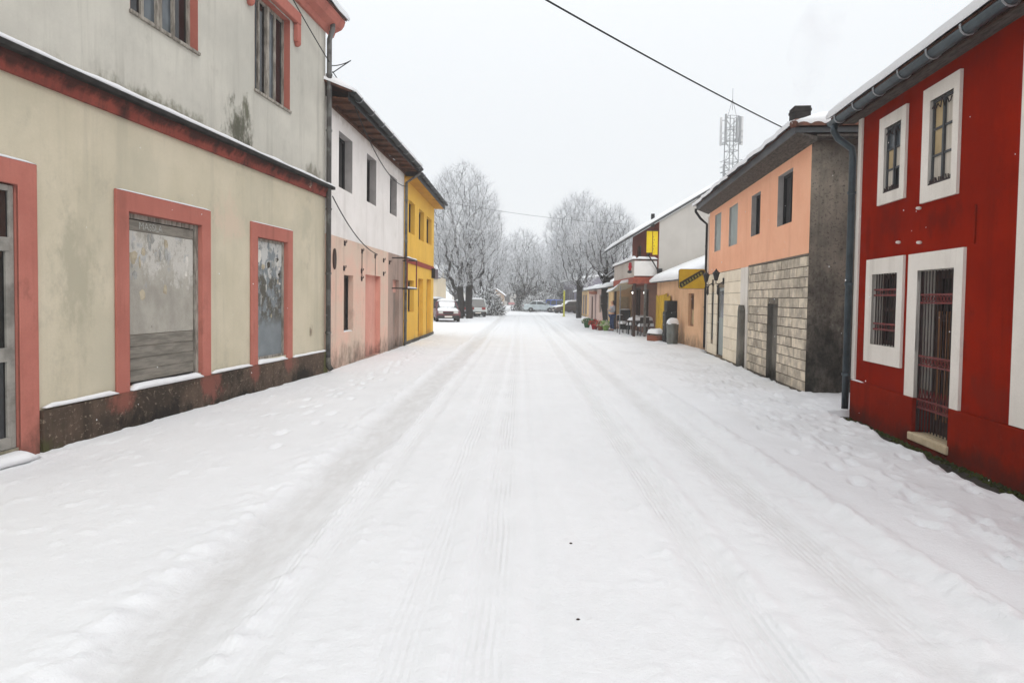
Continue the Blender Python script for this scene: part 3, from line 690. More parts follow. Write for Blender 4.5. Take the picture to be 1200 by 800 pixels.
# ================================================================== left: white over salmon house
WA, WB = (-4.10, 14.35), (-3.75, 22.3)
H = thing('house', 'long house with white upper storey above faded salmon ground floor and wooden eaves', 'house', (*WA, 0), heading(WA, WB))
LW = 7.98; SP = 3.08
uw = [(.80, 1.88, 4.24, 5.53), (3.22, 4.22, 4.27, 5.55), (5.90, 6.86, 4.30, 5.50)]
lw = (1.23, 2.02, .84, 2.22); nd = (3.14, 4.78, .05, 2.30); nn = (6.38, 7.30, .05, 2.26)
m = MB(); wall(m, 0.002, LW, SP, 6.05, uw)
m.quad((0.002, 0, SP), (0.002, 0, 6.05), (0.002, 7, 6.05), (0.002, 7, SP)); m.quad((0.002, 7, SP), (0.002, 7, 6.05), (LW, 7, 6.05), (LW, 7, SP)); m.quad((LW, 0, SP), (LW, 7, SP), (LW, 7, 6.05), (LW, 0, 6.05))
m.build('upper_wall', 'white_up', H)
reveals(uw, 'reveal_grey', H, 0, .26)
m = MB(); wall(m, 0.002, 5.75, -.1, SP, [lw, nd]); reveal(m, lw, 0, .2); reveal(m, nd, 0, .0); shell(m, 0.002, LW, -.1, SP, 7); m.build('lower_wall', 'salmon_low', H)
m = MB(); wall(m, 5.75, LW, -.1, SP, [nn]); m.build('lower_wall', 'grey_band', H)
m = MB(); m.quad((3.14, .14, .05), (4.78, .14, .05), (4.78, .14, 2.30), (3.14, .14, 2.30)); reveal(m, nd, 0.001, .14); m.build('blocked_doorway', 'salmon_niche', H)
m = MB(); m.quad((6.38, .12, .05), (7.30, .12, .05), (7.30, .12, 1.85), (6.38, .12, 1.85)); reveal(m, nn, .001, .12); m.build('blocked_doorway', 'grey_band', H)
m = MB(); m.quad((6.38, .121, 1.85), (7.30, .121, 1.85), (7.30, .121, 2.26), (6.38, .121, 2.26)); m.build('transom', 'salmon_niche', H)
for h in uw:
    window(H, h[0]+.002, h[1]-.002, h[2]+.002, h[3]-.002, .19, 'black_plastic', 'glass_dark', 2, 1, .06, .07, .05)
w = window(H, lw[0]+.002, lw[1]-.002, lw[2]+.002, lw[3]-.002, .13, 'black_plastic', 'glass_black', 1, 1, .06, .05, .05)
s = MB(); snow_strip(s, lw[0]+.02, lw[1]-.02, 0, .12, lw[2], .03, 8); s.build('snow', 'snow', w, True)
m = MB(); m.lathe([(.0, -.02), (.17, -.02), (.17, .005), (.0, .005)], (0, 0, 0), 20, 'y'); ov = m.build('oval_plate', 'dark_wood', H); ov.location = (.47, -.012, 2.55); ov.scale = (.62, 1, 1.4)
for k, (q, z) in enumerate(((1.25, 2.98), (1.20, 2.38), (2.75, 2.90), (2.72, 2.38), (4.1, 2.86), (5.1, 2.80), (5.1, 2.4), (5.85, 2.78), (2.73, 2.18))):
    m = MB(); m.box(q-.03, q+.03, -.03, .0, z-.07, z+.05); m.tube([(q, -.03, z), (q, -.06, z+.01), (q, -.06, z+.06)], .012, 5); m.build('wall_hook', 'iron', H)
m = MB(); m.tube([(2.73, -.02, 2.9), (2.73, -.02, 2.2)], .01, 5); m.build('conduit', 'iron', H)
m = MB(); m.tube([(4.1, -.02, 2.86), (4.1, -.02, 2.3)], .008, 5); m.build('conduit', 'iron', H)
# eaves
for i in range(9):
    y0 = -.06-i*.047; m = MB(); m.box(-.05+rnd.uniform(-.02, .02), LW+.02, y0-.044, y0, 6.02-i*.004+rnd.uniform(-.003, .003), 6.045-i*.004); m.build('soffit_board', 'soffit_wood', H)
m = MB(); m.box(-.06, LW+.02, -.055, -.002, 5.90, 6.0); m.build('wall_plate', 'soffit_wood', H)
for i in range(12):
    x = .15+i*.68; m = MB(); m.box(x, x+.08, -.47, -.06, 5.93, 6.0); m.build('rafter_end', 'soffit_wood', H)
m = MB(); m.box(-.08, LW+.02, -.50, -.478, 5.96, 6.14); m.build('fascia', 'gutter_dark', H)
gutter(H, -.1, LW+.02, -.58, 6.13, .075, 'gutter_dark', 8, -.05)
m = MB(); m.prism([(-.56, 6.12), (-.56, 6.16), (3.5, 7.75), (7.5, 6.16), (7.5, 6.12), (3.5, 7.68)], -.12, LW+.02, 'x'); rf = m.build('roof', 'tile', H)
s = MB(); snow_sheet(s, (-.14, -.56, 6.165), (LW+.02, -.56, 6.165), (LW+.02, 3.5, 7.755), (-.14, 3.5, 7.755), .15, 50, 12, 14, .04); s.build('snow', 'snow', rf, True)
m = MB(); m.add([(.003, 0, 6.05), (.003, 7, 6.05), (.003, 3.5, 7.65)], [(0, 1, 2)]); m.build('gable', 'white_up', H)
dp = downpipe(H, [(7.9, -.58, 6.04), (7.9, -.55, 5.9), (7.92, -.09, 5.6), (7.92, -.09, .1)], .05, 'gutter_grey', [(7.92, -.09, q) for q in (5, 3.6, 2, .9)])
m = MB(); m.box(7.62, 7.95, -.10, -.01, 1.85, 2.9); 
# iron sign frame on the wall
SF = thing('empty_sign', 'empty rusty iron sign frame projecting beside the yellow house', 'sign frame', (*WA, 0), heading(WA, WB))
for z in (2.94, 1.98):
    m = MB(); m.box(6.25, 7.86, -.50, -.46, z-.02, z+.02); m.box(6.25, 6.29, -.46, 0, z-.02, z+.02); m.box(7.80, 7.84, -.46, 0, z-.02, z+.02); b = m.build('rail', 'iron', SF)
    s = MB(); snow_strip(s, 6.26, 7.84, -.505, -.455, z+.02, .045, z); s.build('snow', 'snow', b, True)
for x in (6.27, 7.82):
    m = MB(); m.box(x-.018, x+.018, -.498, -.462, 2.0, 2.92); m.build('post', 'red_iron', SF)

# ================================================================== left: yellow house
YA, YB = (-3.74, 22.36), (-3.64, 29.9)
H = thing('house', 'bright yellow two-storey house with brown band between storeys', 'house', (*YA, 0), heading(YA, YB))
LY = 7.55
uw = [(.85, 2.15, 4.02, 5.18), (3.16, 4.50, 3.98, 5.18), (5.22, 6.78, 4.02, 5.16)]
lw = (.80, 2.10, 1.16, 2.32); d1 = (3.1, 4.45, .10, 2.45); d2 = (5.38, 6.75, .10, 2.50)
m = MB(); wall(m, 0, LY, -.1, 5.9, uw+[lw, d1, d2]); shell(m, 0, LY, -.1, 5.9, 7)
for h in uw+[lw, d1, d2]: reveal(m, h, 0, .22)
m.build('wall', 'yellow_wall', H)
m = MB(); m.box(.0, LY+.03, -.035, -.001, 2.92, 3.10); m.build('band', 'brown_band', H)
m = MB(); m.box(0, LY+.02, -.03, -.001, -.1, .14); m.build('plinth', 'cement', H)
for h in uw+[lw]: window(H, h[0]+.002, h[1]-.002, h[2]+.002, h[3]-.002, .16, 'dark_wood', 'glass_brown', 2, 1, .07, .08, .05)
for h in (d1, d2):
    m = MB(); m.box(h[0]+.002, h[1]-.002, .17, .21, .10, h[3]-.002); d = m.build('door', 'yellow_dark', H)
    for q in (.2, 1.2):
        m = MB(); m.box(h[0]+.25, h[1]-.25, .155, .17, q+.12, q+.85); m.build('door_panel', 'dark_wood', d)
    m = MB(); m.tube([(h[0]+.12, .165, 1.05), (h[0]+.12, .12, 1.05), (h[0]+.22, .12, 1.05)], .015, 6); m.build('handle', 'galv', d)
m = MB(); m.box(-.02, LY+.2, -.44, -.001, 5.78, 5.83); m.build('soffit', 'yellow_dark', H)
m = MB(); m.box(-.02, LY+.22, -.465, -.442, 5.76, 5.95); m.build('fascia', 'gutter_dark', H)
gutter(H, -.0, LY+.22, -.54, 5.97, .072, 'gutter_dark', 7, .03)
m = MB(); m.prism([(-.5, 5.955), (-.5, 5.99), (3.5, 7.5), (7.5, 5.99), (7.5, 5.955), (3.5, 7.43)], 0, LY+.22, 'x'); rf = m.build('roof', 'tile', H)
s = MB(); snow_sheet(s, (0, -.5, 5.995), (LY+.24, -.5, 5.995), (LY+.24, 3.5, 7.505), (0, 3.5, 7.505), .15, 40, 10, 24, .04); s.build('snow', 'snow', rf, True)
m = MB(); m.add([(LY-.001, 0, 5.9), (LY-.001, 7, 5.9), (LY-.001, 3.5, 7.4)], [(0, 1, 2)]); m.build('gable', 'yellow_wall', H)
SG = thing('hanging_sign', 'small black sign box hanging at the corner of the yellow house', 'sign', (*YA, 0), heading(YA, YB))
m = MB(); m.box(6.55, 6.62, -.20, -.04, 2.56, 3.0); m.build('box', 'black_plastic', SG, bevel=.01)
m = MB(); m.box(7.30, 7.40, -.24, -.04, 2.55, 3.0); m.build('panel', 'shutter', SG, bevel=.01)
m = MB(); m.tube([(6.58, -.12, 2.98), (7.35, -.12, 2.98)], .015, 6); m.tube([(6.58, 0, 2.98), (6.58, -.12, 2.98)], .015, 6); m.build('bracket', 'iron', SG)

# ================================================================== right: red house
HD = heading(RED_A, RED_B)
H = thing('house', 'deep red two-storey house with white window surrounds and barred door', 'house', (*RED_A, 0), HD)
LR = 9.0
lw = (.63, 1.37, 1.12, 2.12); dr = (1.90, 2.70, .10, 2.12)
uw = [(.87, 1.34, 3.24, 4.14), (2.06, 2.56, 3.14, 4.16)]
m = MB(); wall(m, 0, LR, -.1, 4.62, uw+[lw, dr]); shell(m, 0, LR, -.1, 4.62, 7)
m.build('wall', 'red_wall', H)
for a, b in ((0.0, 1.895), (2.705, LR)):
    m = MB(); m.box(a, b, -.045, -.001, -.12, .53); p = m.build('plinth', 'red_plinth', H, bevel=.012)
m = MB(); m.box(1.65, 1.9, -.047, -.001, .53, .531); 
s = MB(); snow_strip(s, .02, .42, -.044, -.004, .53, .02, 31); s.build('snow', 'snow', p, True)
m = MB(); m.box(-.02, .10, -.03, -.001, .54, 4.5); m.build('corner_strip', 'white_trim', H)
# surrounds
def surround(a, b, c, d, ol, orr, ob, ot, bottom=True):
    m = MB(); m.box(ol, a, -.035, 0, ob, ot); m.box(b, orr, -.035, 0, ob, ot); m.box(a, b, -.035, 0, d, ot)
    if bottom: m.box(a, b, -.035, 0, ob, c)
    return m.build('surround', 'white_trim', H)
surround(*uw[0], .70, 1.47, 3.09, 4.31); surround(*uw[1], 1.89, 2.68, 2.95, 4.335)
surround(*lw, .42, 1.52, .86, 2.34); surround(*dr, 1.66, 2.87, .53, 2.335, False)
reveals(uw, 'white_trim', H, -.034, .08)
reveals([lw], 'white_trim', H, -.034, .20); reveals([(1.90, 2.70, .53, 2.12)], 'white_trim', H, -.034, .28, 'lrt')
for sd_ in 'lr': reveals([(1.90, 2.70, .10, .53)], 'red_plinth', H, -.04, .28, sd_)
# upper windows: two by three panes, some boarded, one broken
GM = [('curtain', 'glass_black', 'tan_board', 'curtain', 'glass_grey', 'glass_grey'), ('curtain', 'curtain', 'tan_board', 'curtain', 'tan_board', 'curtain'), ('curtain', 'glass_grey', 'tan_board', 'curtain', 'tan_board', 'curtain')]
for i, h in enumerate(uw):
    w = window(H, h[0]+.002, h[1]-.002, h[2]+.002, h[3]-.002, .0, 'fascia', GM[i], 2, 3, .028, .035, .04)
    s = MB(); s.tube([(h[0]+.03+k*.03, -.022, h[3]-.10+.035*math.sin(k*1.9)+(.05 if k == 7 else 0)) for k in range(int((h[1]-h[0]-.04)/.03))], .007, 5); s.build('lace_rod', 'iron', w)
    s = MB()
    for k in range(12):
        q = h[0]+.03+(h[1]-h[0]-.06)*k/11; s.tube([(q, -.02, h[2]+.01), (q+rnd.uniform(-.02, .02), -.03, h[2]+.05+rnd.uniform(0, .03))], .008, 4)
    s.tube([(h[0]+.01, -.02, h[2]+.015), (h[1]-.01, -.02, h[2]+.015)], .014, 5); s.build('sill_rail', 'iron', w)
# lower window with bars
w = window(H, lw[0]+.002, lw[1]-.002, lw[2]+.002, lw[3]-.002, .12, 'dark_wood', ('glass_black', 'glass_brown'), 2, 2, .06, .06, .05)
for i in range(9):
    x = lw[0]+.05+(lw[1]-lw[0]-.1)*i/8; m = MB(); m.tube([(x, .01, lw[2]+.0), (x, .01, lw[3])], .009, 6); m.build('bar', 'iron', w)
for z in (lw[2]+.22, lw[2]+.30, lw[3]-.22, lw[3]-.30):
    m = MB(); m.box(lw[0], lw[1], -.002, .02, z-.012, z+.012); m.build('cross_bar', 'red_iron', w)
for z in (lw[2]+.26, lw[3]-.26):
    for i in range(6):
        x = lw[0]+.1+(lw[1]-lw[0]-.2)*i/5; m = MB(); m.tube([(x+.03*math.cos(t*math.pi/4), .01, z+.03*math.sin(t*math.pi/4)) for t in range(9)], .006, 4); m.build('scroll', 'red_iron', w)
# door behind its iron grille
m = MB()
for a, b in ((1.902, 1.98), (2.26, 2.34), (2.62, 2.698)): m.box(a, b, .19, .25, .10, 2.118)
for c, d in ((.10, .30), (.92, 1.05), (1.50, 1.58), (2.02, 2.118)):
    m.box(1.98, 2.26, .195, .25, c, d); m.box(2.34, 2.62, .195, .25, c, d)
D = m.build('door', 'dark_wood', H, bevel=.005)
for a, b in ((1.98, 2.26), (2.34, 2.62)):
    for c, d, mt in ((.30, .92, 'dark_wood'), (1.05, 1.50, 'glass_brown'), (1.58, 2.02, 'glass_black')):
        p = MB(); p.box(a, b, .225, .235, c, d); p.build('pane' if mt != 'dark_wood' else 'door_panel', mt, D)
    for q in (a+.03, b-.07):
        p = MB(); p.box(q, q+.04, .17, .20, .28, 1.62); p.build('batten', 'light_wood', D)
G = MB(); G.box(1.90, 1.925, .005, .03, .12, 2.11); G.box(2.675, 2.70, .005, .03, .12, 2.11); G = G.build('door_grille', 'iron', H)
for i in range(11):
    x = 1.95+.70*i/10; m = MB(); m.tube([(x, .018, .14), (x, .018, 2.11)], .008, 6); m.build('bar', 'iron', G)
for z in (.42, .52, .95, 1.06, 1.72, 1.82):
    m = MB(); m.box(1.925, 2.675, .0, .012, z-.011, z+.011); m.build('cross_bar', 'red_iron', G)
for z in (.47, 1.005, 1.77):
    for i in range(10):
        x = 1.985+.07*i; m = MB(); m.tube([(x+.028*math.cos(t*math.pi/4), .008, z+.034*math.sin(t*math.pi/4)) for t in range(9)], .006, 4); m.build('scroll', 'red_iron', G)
for i in range(9):
    x = 1.985+.079*i; m = MB(); m.tube([(x-.03, .008, .54), (x, .008, .66), (x+.03, .008, .54)], .006, 4); m.build('scroll', 'red_iron', G)
m = MB(); m.box(1.86, 2.74, -.075, .26, .0, .098); m.build('doorstep', 'stone_sill', H, bevel=.012)
m = MB(); m.box(1.88, 2.72, -.05, .2, -.12, -.001); m.build('step_base', 'red_plinth', H)
m = MB(); m.box(3.73, 3.98, -.03, -.001, .54, 4.5); m.build('pilaster', 'white_trim', H)
# little wall fixings
for x, z in ((1.36, 2.52), (1.9, 2.47), (1.86, 2.90)):
    m = MB(); m.lathe([(.008, -.06), (.018, -.05), (.022, -.02), (.014, 0)], (x, -.0, z), 10, 'y'); m.build('insulator', 'white_trim', H, True)
m = MB(); m.tube([(3.02, -.012, 2.78), (3.02, -.012, 2.36)], .012, 6); m.build('conduit', 'red_plinth', H)
# eaves, gutter, roof
m = MB(); m.box(-.24, LR, -.23, -.001, 4.50, 4.56); m.build('soffit', 'soffit_grey', H)
m = MB(); m.box(-.26, LR, -.255, -.232, 4.46, 4.62); m.build('fascia', 'dark_wood', H)
gutter(H, -.28, LR, -.335, 4.53, .075, 'gutter', 14, -.02)
m = MB(); m.prism([(-.34, 4.58), (-.34, 4.61), (3.6, 6.45), (7.3, 4.61), (7.3, 4.58), (3.6, 6.38)], -.3, LR, 'x'); rf = m.build('roof', 'tile', H)
s = MB(); snow_sheet(s, (-.32, -.36, 4.615), (LR, -.36, 4.615), (LR, 3.6, 6.455), (-.32, 3.6, 6.455), .17, 60, 14, 41, .03, .3); s.build('snow', 'snow', rf, True)
m = MB(); m.add([(.003, 0, 4.62), (.003, 7, 4.62), (.003, 3.6, 6.3)], [(0, 1, 2)]); m.build('gable', 'red_wall', H)
dp = downpipe(H, [(-.14, -.345, 4.46), (-.14, -.345, 4.36), (-.14, -.28, 4.25), (-.07, -.10, 4.08), (-.06, -.085, 3.95), (-.06, -.085, .06)], .052, 'gutter', [(-.06, -.085, q) for q in (3.4, 2.0, .6)])

# ================================================================== right: orange house above bare blocks
OA, OB = (6.735, 22.35), (5.67, 12.47)
HD = heading(OA, OB); LO = math.hypot(OB[0]-OA[0], OB[1]-OA[1])
H = thing('house', 'orange upper storey house over bare concrete blocks and cream panels, smoking chimney', 'house', (*OA, 0), HD)
DO = 8.0
uw = [(1.0, 1.95, 3.33, 4.52, 0), (3.1, 4.15, 3.33, 4.48, 0), (5.65, 6.5, 3.38, 4.42, 1), (7.92, 8.95, 3.38, 4.5, 1)]
uw = [(a-.1, b-.1, c, d, e) for a, b, c, d, e in uw]
m = MB(); wall(m, 0, LO, 2.62, 4.8, uw); m.build('upper_wall', 'orange_wall', H)
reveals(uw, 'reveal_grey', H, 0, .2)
for h in uw:
    a, b, c, d, op = h
    if op: window(H, a+.002, b-.002, c+.002, d-.002, .12, 'black_plastic', ('glass_dark', 'glass_brown'), 2, 1, .06, .07, .05)
    else:
        m = MB(); m.box(a+.002, b-.002, .05, .08, c+.002, d-.002); p = m.build('window_panel', 'panel_grey', H)
        m = MB(); m.lathe([(.0, -.004), ((b-a)*.38, -.004), ((b-a)*.38, .0), (0, .0)], ((a+b)/2, .05, d-.22), 16, 'y'); m.build('arch_panel', 'panel_grey', p)
# gable-end wall towards the camera, cement
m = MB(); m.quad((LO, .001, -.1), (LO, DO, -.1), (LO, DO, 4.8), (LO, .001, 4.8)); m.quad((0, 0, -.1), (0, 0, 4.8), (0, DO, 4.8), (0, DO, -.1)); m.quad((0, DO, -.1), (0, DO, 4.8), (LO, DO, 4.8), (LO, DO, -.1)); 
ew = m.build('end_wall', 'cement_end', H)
for (q, z, w_, h_) in ((1.5, 3.2, .12, .05), (2.2, 1.7, .5, .06)):
    m = MB(); m.box(LO-.002, LO+.012, q, q+w_, z, z+h_); m.build('render_patch', 'cement', ew)
# block wall
bx0, bx1 = 5.45, LO
niche = (7.25, 8.05, 0, 1.66)
m = MB(); wall(m, bx0, bx1, -.1, 2.62, [(7.25, 8.05, -.1, 1.66)], .02); m.build('mortar_bed', 'mortar', H)
BW, BH = .40, .203
def blockmesh(w):
    k = ('blk', round(w, 3))
    if k not in MESH:
        b = MB(); j = .010; b.hexa([(j, .0, j), (w-j, .0, j), (w-j, .06, j), (j, .06, j)], [(j, .0, BH-j), (w-j, .0, BH-j), (w-j, .06, BH-j), (j, .06, BH-j)])
        me = bpy.data.meshes.new('concrete_block'); me.from_pydata(b.v, [], b.f); me.materials.append(MAT['block']); MESH[k] = me
    return MESH[k]
MESH = {}
nr = 13
for r_ in range(nr):
    z = -.03+r_*BH
    if z+BH > 2.64: break
    x = bx0-(BW/2 if r_ % 2 else 0)
    while x < bx1-.02:
        a, b = max(x, bx0), min(x+BW, bx1); x += BW
        spans = [(a, b)]
        if z < 1.64:
            spans = []
            if a < niche[0]: spans.append((a, min(b, niche[0])))
            if b > niche[1]: spans.append((max(a, niche[1]), b))
        for a2, b2 in spans:
            if b2-a2 < .05: continue
            o = bpy.data.objects.new('concrete_block', blockmesh(b2-a2)); COL.objects.link(o); o.parent = H
            o.location = (a2, rnd.uniform(-.006, .004), z)
m = MB(); m.quad((7.25, .12, -.1), (8.05, .12, -.1), (8.05, .12, 1.66), (7.25, .12, 1.66)); reveal(m, (7.25, 8.05, -.1, 1.66), .0, .12); m.build('blocked_doorway', 'cement', H)
m = MB(); m.box(bx0, LO+.01, -.012, .0, 2.615, 2.65); m.build('drip_edge', 'mortar', H)
# white strip, leaning cement post
m = MB(); m.box(4.68, 5.44, -.02, .02, -.1, 2.62); m.build('white_strip', 'white_trim', H)
m = MB(); m.prism([(4.95, -.1), (5.32, -.1), (5.26, 1.5), (5.18, 1.62), (5.08, 1.62), (5.0, 1.45)], -.16, -.022); m.build('buttress', 'cement', H, bevel=.03)
# cream panels
m = MB(); wall(m, 0, 4.68, -.1, 2.62, [(.62, 1.02, .42, 2.02), (1.6, 2.55, .02, 2.14)], .02); m.build('panel_backing', 'panel_joint', H)
PH = .33; zz = -.03; holes = [(.62, 1.02, .42, 2.02), (1.6, 2.55, .02, 2.14)]
for r_ in range(8):
    z0, z1 = zz+r_*PH, zz+(r_+1)*PH
    x = 0.
    while x < 4.6:
        a, b = x, min(x+.78, 4.68); x += .78
        cuts = [(a, b)]
        for h in holes:
            if z1 > h[2]+.05 and z0 < h[3]-.05:
                nc = []
                for (p, q) in cuts:
                    if q <= h[0] or p >= h[1]: nc.append((p, q)); continue
                    if p < h[0]: nc.append((p, h[0]))
                    if q > h[1]: nc.append((h[1], q))
                cuts = nc
        for p, q in cuts:
            if q-p > .05: 
                m = MB(); m.box(p+.006, q-.006, -.004+rnd.uniform(-.002, .002), .03, z0+.006, min(z1, 2.62)-.006); m.build('cladding_panel', 'panel', H)
w = window(H, .62, 1.02, .42, 2.02, .06, 'panel_grey', 'glass_grey', 1, 2, .05, .05, .04)
m = MB(); m.box(1.6, 2.55, .06, .10, .02, 2.14); d = m.build('door', 'panel_grey', H)
m = MB(); m.box(1.7, 2.45, .05, .06, 1.2, 2.04); m.build('pane', 'glass_grey', d); m = MB(); m.tube([(1.7, .055, 1.05), (1.7, .0, 1.05), (1.8, .0, 1.05)], .015, 6); m.build('handle', 'galv', d)
# eaves and hip roof
m = MB(); m.hexa([(-.3, -.38, 4.88), (LO+.27, -.38, 4.88), (LO+.27, -.001, 4.72), (-.3, -.001, 4.72)], [(-.3, -.38, 4.91), (LO+.27, -.38, 4.91), (LO+.27, -.001, 4.80), (-.3, -.001, 4.80)]); m.build('soffit', 'soffit_grey', H)
m = MB(); m.box(LO+.001, LO+.27, .0, DO, 4.80, 4.84); m.build('soffit', 'soffit_grey', H)
m = MB(); m.box(-.32, LO+.29, -.405, -.382, 4.86, 5.02); m.box(LO+.272, LO+.292, -.38, DO, 4.87, 4.97); m.build('fascia', 'fascia', H)
ez, rz_ = 5.03, 6.15; hx0, hx1 = 3.6, LO-3.4
m = MB(); A, B, C, D_ = (-.35, -.43, ez), (LO+.31, -.43, ez), (LO+.31, DO+.4, ez), (-.35, DO+.4, ez); P, Q = (hx0, DO/2, rz_), (hx1, DO/2, rz_)
m.add([A, B, C, D_, P, Q], [(0, 1, 5, 4), (1, 2, 5), (2, 3, 4, 5), (3, 0, 4), (0, 3, 2, 1)]); rf = m.build('roof', 'tile', H)
up_ = lambda p, d=.006: (p[0], p[1], p[2]+d)
s = MB(); snow_sheet(s, up_(A), up_(B), up_(Q), up_(P), .17, 60, 14, 51, .09); s.build('snow', 'snow', rf, True)
s = MB(); snow_sheet(s, up_(B), up_(C), up_(Q), up_(Q), .17, 40, 14, 52, .03); s.build('snow', 'snow', rf, True)
s = MB(); snow_sheet(s, up_(D_), up_(A), up_(P), up_(P), .16, 30, 10, 53, .03); s.build('snow', 'snow', rf, True)
# rounded cap tiles and tile ends along the end-wall eave
def tile_end(n, fixed, lo, hi):
    for i in range(n):
        y = lo+(hi-lo)*(i+.5)/n; b = MB(); w_ = (hi-lo)/n; K = 7
        vs = []
        for dx in (0, .35):
            for k in range(K):
                a = math.pi*k/(K-1); vs.append((fixed+.035-dx, y-w_*.48*math.cos(a), ez-.045+dx*.42+.075*math.sin(a)))
        b.add(vs, [(k, k+1, K+k+1, K+k) for k in range(K-1)] + [tuple(range(K))]); b.build('roof_tile', 'tile', rf, True)
tile_end(34, LO+.31, -.4, DO+.35)
b = MB(); b.tube([(LO+.35, -.47, ez-.02), (LO+.0, -.12, ez+.10)], [.065, .07], 12); b.build('hip_tile', 'tile', rf, True)
m = MB(); m.box(6.80, 7.20, .50, .86, 5.0, 6.24); m.box(6.785, 7.215, .485, .875, 6.12, 6.18); ch = m.build('chimney', 'chimney', H)
dp = downpipe(H, [(-.22, -.44, 4.90), (-.22, -.44, 4.80), (-.15, -.28, 4.55), (-.09, -.07, 4.35), (-.09, -.07, .1)], .045, 'gutter_dark', [(-.09, -.07, q) for q in (3.6, 1.5)])
m = MB(); m.box(-.05, .0, -.045, .0, 0, 4.6); m.build('corner_strip', 'white_trim', H)
# lanterns
for k, x in enumerate((.9, 2.5)):
    Ln = thing('wall_lantern', ['black wall lantern beside the yellow sign, nearer the shed', 'black wall lantern above the panelled door, nearer the block wall'][k], 'lantern', (*OA, 0), HD, 'wall lanterns on the cream panels')
    m = MB(); m.box(x-.05, x+.05, -.04, -.006, 2.22, 2.42); m.tube([(x, -.04, 2.3), (x, -.16, 2.22), (x, -.24, 2.26), (x, -.24, 2.34)], .015, 6); m.build('bracket', 'black_iron', Ln)
    m = MB(); m.lathe([(.05, 0), (.10, .2), (.11, .21), (.12, .23), (.03, .32), (.015, .36)], (x, -.24, 2.34), 6); m.build('cap', 'black_iron', Ln)
    m = MB(); m.lathe([(.01, -.3), (.04, -.24), (.03, -.06), (.05, 0)], (x+.1, -.20, 2.2), 6); m.build('lower_lamp', 'black_iron', Ln)
# yellow sign on two arms
SN = thing('sign', 'yellow rounded sign with dark diagonal band mounted on the cream panelled wall', 'sign', (*OA, 0), HD)
m = MB(); pts = []
sx = -.05
for cx, cz, a0 in ((-1.02, 2.94, 0), (-.17, 2.94, 90)): pass
def rrect(x0, x1, z0, z1, r, n=5):
    P_ = []
    for cx, cz, a0 in ((x1-r, z1-r, 0), (x0+r, z1-r, 90), (x0+r, z0+r, 180), (x1-r, z0+r, 270)):
        for k in range(n+1): a = R(a0+90*k/n); P_.append((cx+r*math.cos(a), cz+r*math.sin(a)))
    return P_
def yprism(mb, poly, x0, x1): return mb.prism(poly, x0, x1, 'x')     # poly (y,z)
# board perpendicular to the wall: plane x = const, stretching out over the pavement
yy0, yy1, sz0, sz1 = -.98, -.10, 2.14, 2.80
m = MB(); yprism(m, rrect(yy0, yy1, sz0, sz1, .07), -.14, -.06); bd = m.build('board', 'yellow_sign', SN)
m = MB(); yprism(m, rrect(yy0-.012, yy1+.012, sz0-.012, sz1+.012, .08), -.13, -.07); m.build('rim', 'black_iron', SN)
for xf, xb in ((-.061, -.050), (-.150, -.139)):
    m = MB(); yprism(m, [(yy0+.02, sz0+.06), (yy0+.10, sz0+.02), (yy1-.02, sz1-.14), (yy1-.02, sz1-.04), (yy1-.14, sz1-.02), (yy0+.02, sz0+.20)], xf, xb); bnd = m.build('diagonal_band', 'sign_band', SN)
    for k in range(8):
        t = .14+.76*k/7.5; cy = yy0+(yy1-yy0)*t; cz = sz0+.04+(sz1-sz0-.10)*t
        m = MB(); a = math.atan2(sz1-sz0-.1, yy1-yy0); w_, h_ = .028, .05
        q = [(-w_, -h_), (-w_*.2, -h_), (w_*.1, h_*.2), (w_, -h_), (w_, h_), (-w_, h_)] if k % 2 else [(-w_, -h_), (w_, -h_*.6), (w_*.3, 0), (w_, h_), (-w_, h_)]
        yprism(m, [(cy+u*math.cos(a)-v*math.sin(a), cz+u*math.sin(a)+v*math.cos(a)) for u, v in q], xf+.006 if xf > -.1 else xf-.003, xf+.014 if xf > -.1 else xf+.004); m.build('mark', 'sign_mark', bnd)
for z in (sz0+.16, sz1-.12):
    m = MB(); m.box(-.12, -.08, yy1, .0, z-.015, z+.015); m.box(-.14, .0, -.012, -.002, z-.05, z+.05); m.build('arm', 'black_iron', SN)

# ================================================================== right: low salmon shed between the houses
SA, SB = (6.75, 30.3), (6.80, 22.75)
HD = heading(SA, SB); LS = math.hypot(SB[0]-SA[0], SB[1]-SA[1])
H = thing('shed', 'low salmon lean-to building under a thick snow roof beside the orange house', 'shed', (*SA, 0), HD)
sw = (5.3, 6.05, .75, 2.0)
m = MB(); wall(m, 0, LS, -.1, 2.55, [sw]); shell(m, 0, LS, -.1, 2.55, 4.2); reveal(m, sw, 0, .15)
m.add([(0, 0, 2.55), (0, 4.2, 2.55), (0, 4.2, 4.4)], [(0, 1, 2)]); m.add([(LS, 0, 2.55), (LS, 4.2, 2.55), (LS, 4.2, 4.4)], [(0, 2, 1)]); m.build('wall', 'shed_wall', H)
window(H, sw[0]+.002, sw[1]-.002, sw[2]+.002, sw[3]-.002, .10, 'light_wood', ('tan_board', 'glass_brown'), 1, 2, .06, .06, .04)
m = MB(); m.hexa([(-.05, -.30, 2.50), (LS, -.30, 2.50), (LS, 4.2, 4.46), (-.05, 4.2, 4.46)], [(-.05, -.30, 2.56), (LS, -.30, 2.56), (LS, 4.2, 4.52), (-.05, 4.2, 4.52)]); rf = m.build('roof', 'sheet_roof', H)
s = MB(); snow_sheet(s, (-.08, -.32, 2.565), (LS+.02, -.32, 2.565), (LS+.02, 4.2, 4.525), (-.08, 4.2, 4.525), .22, 40, 14, 61, .03, .35); s.build('snow', 'snow', rf, True)
GT = thing('plank_gate', 'weathered yellow plank gate leaning against the salmon shed', 'gate', (*SA, 0), HD)
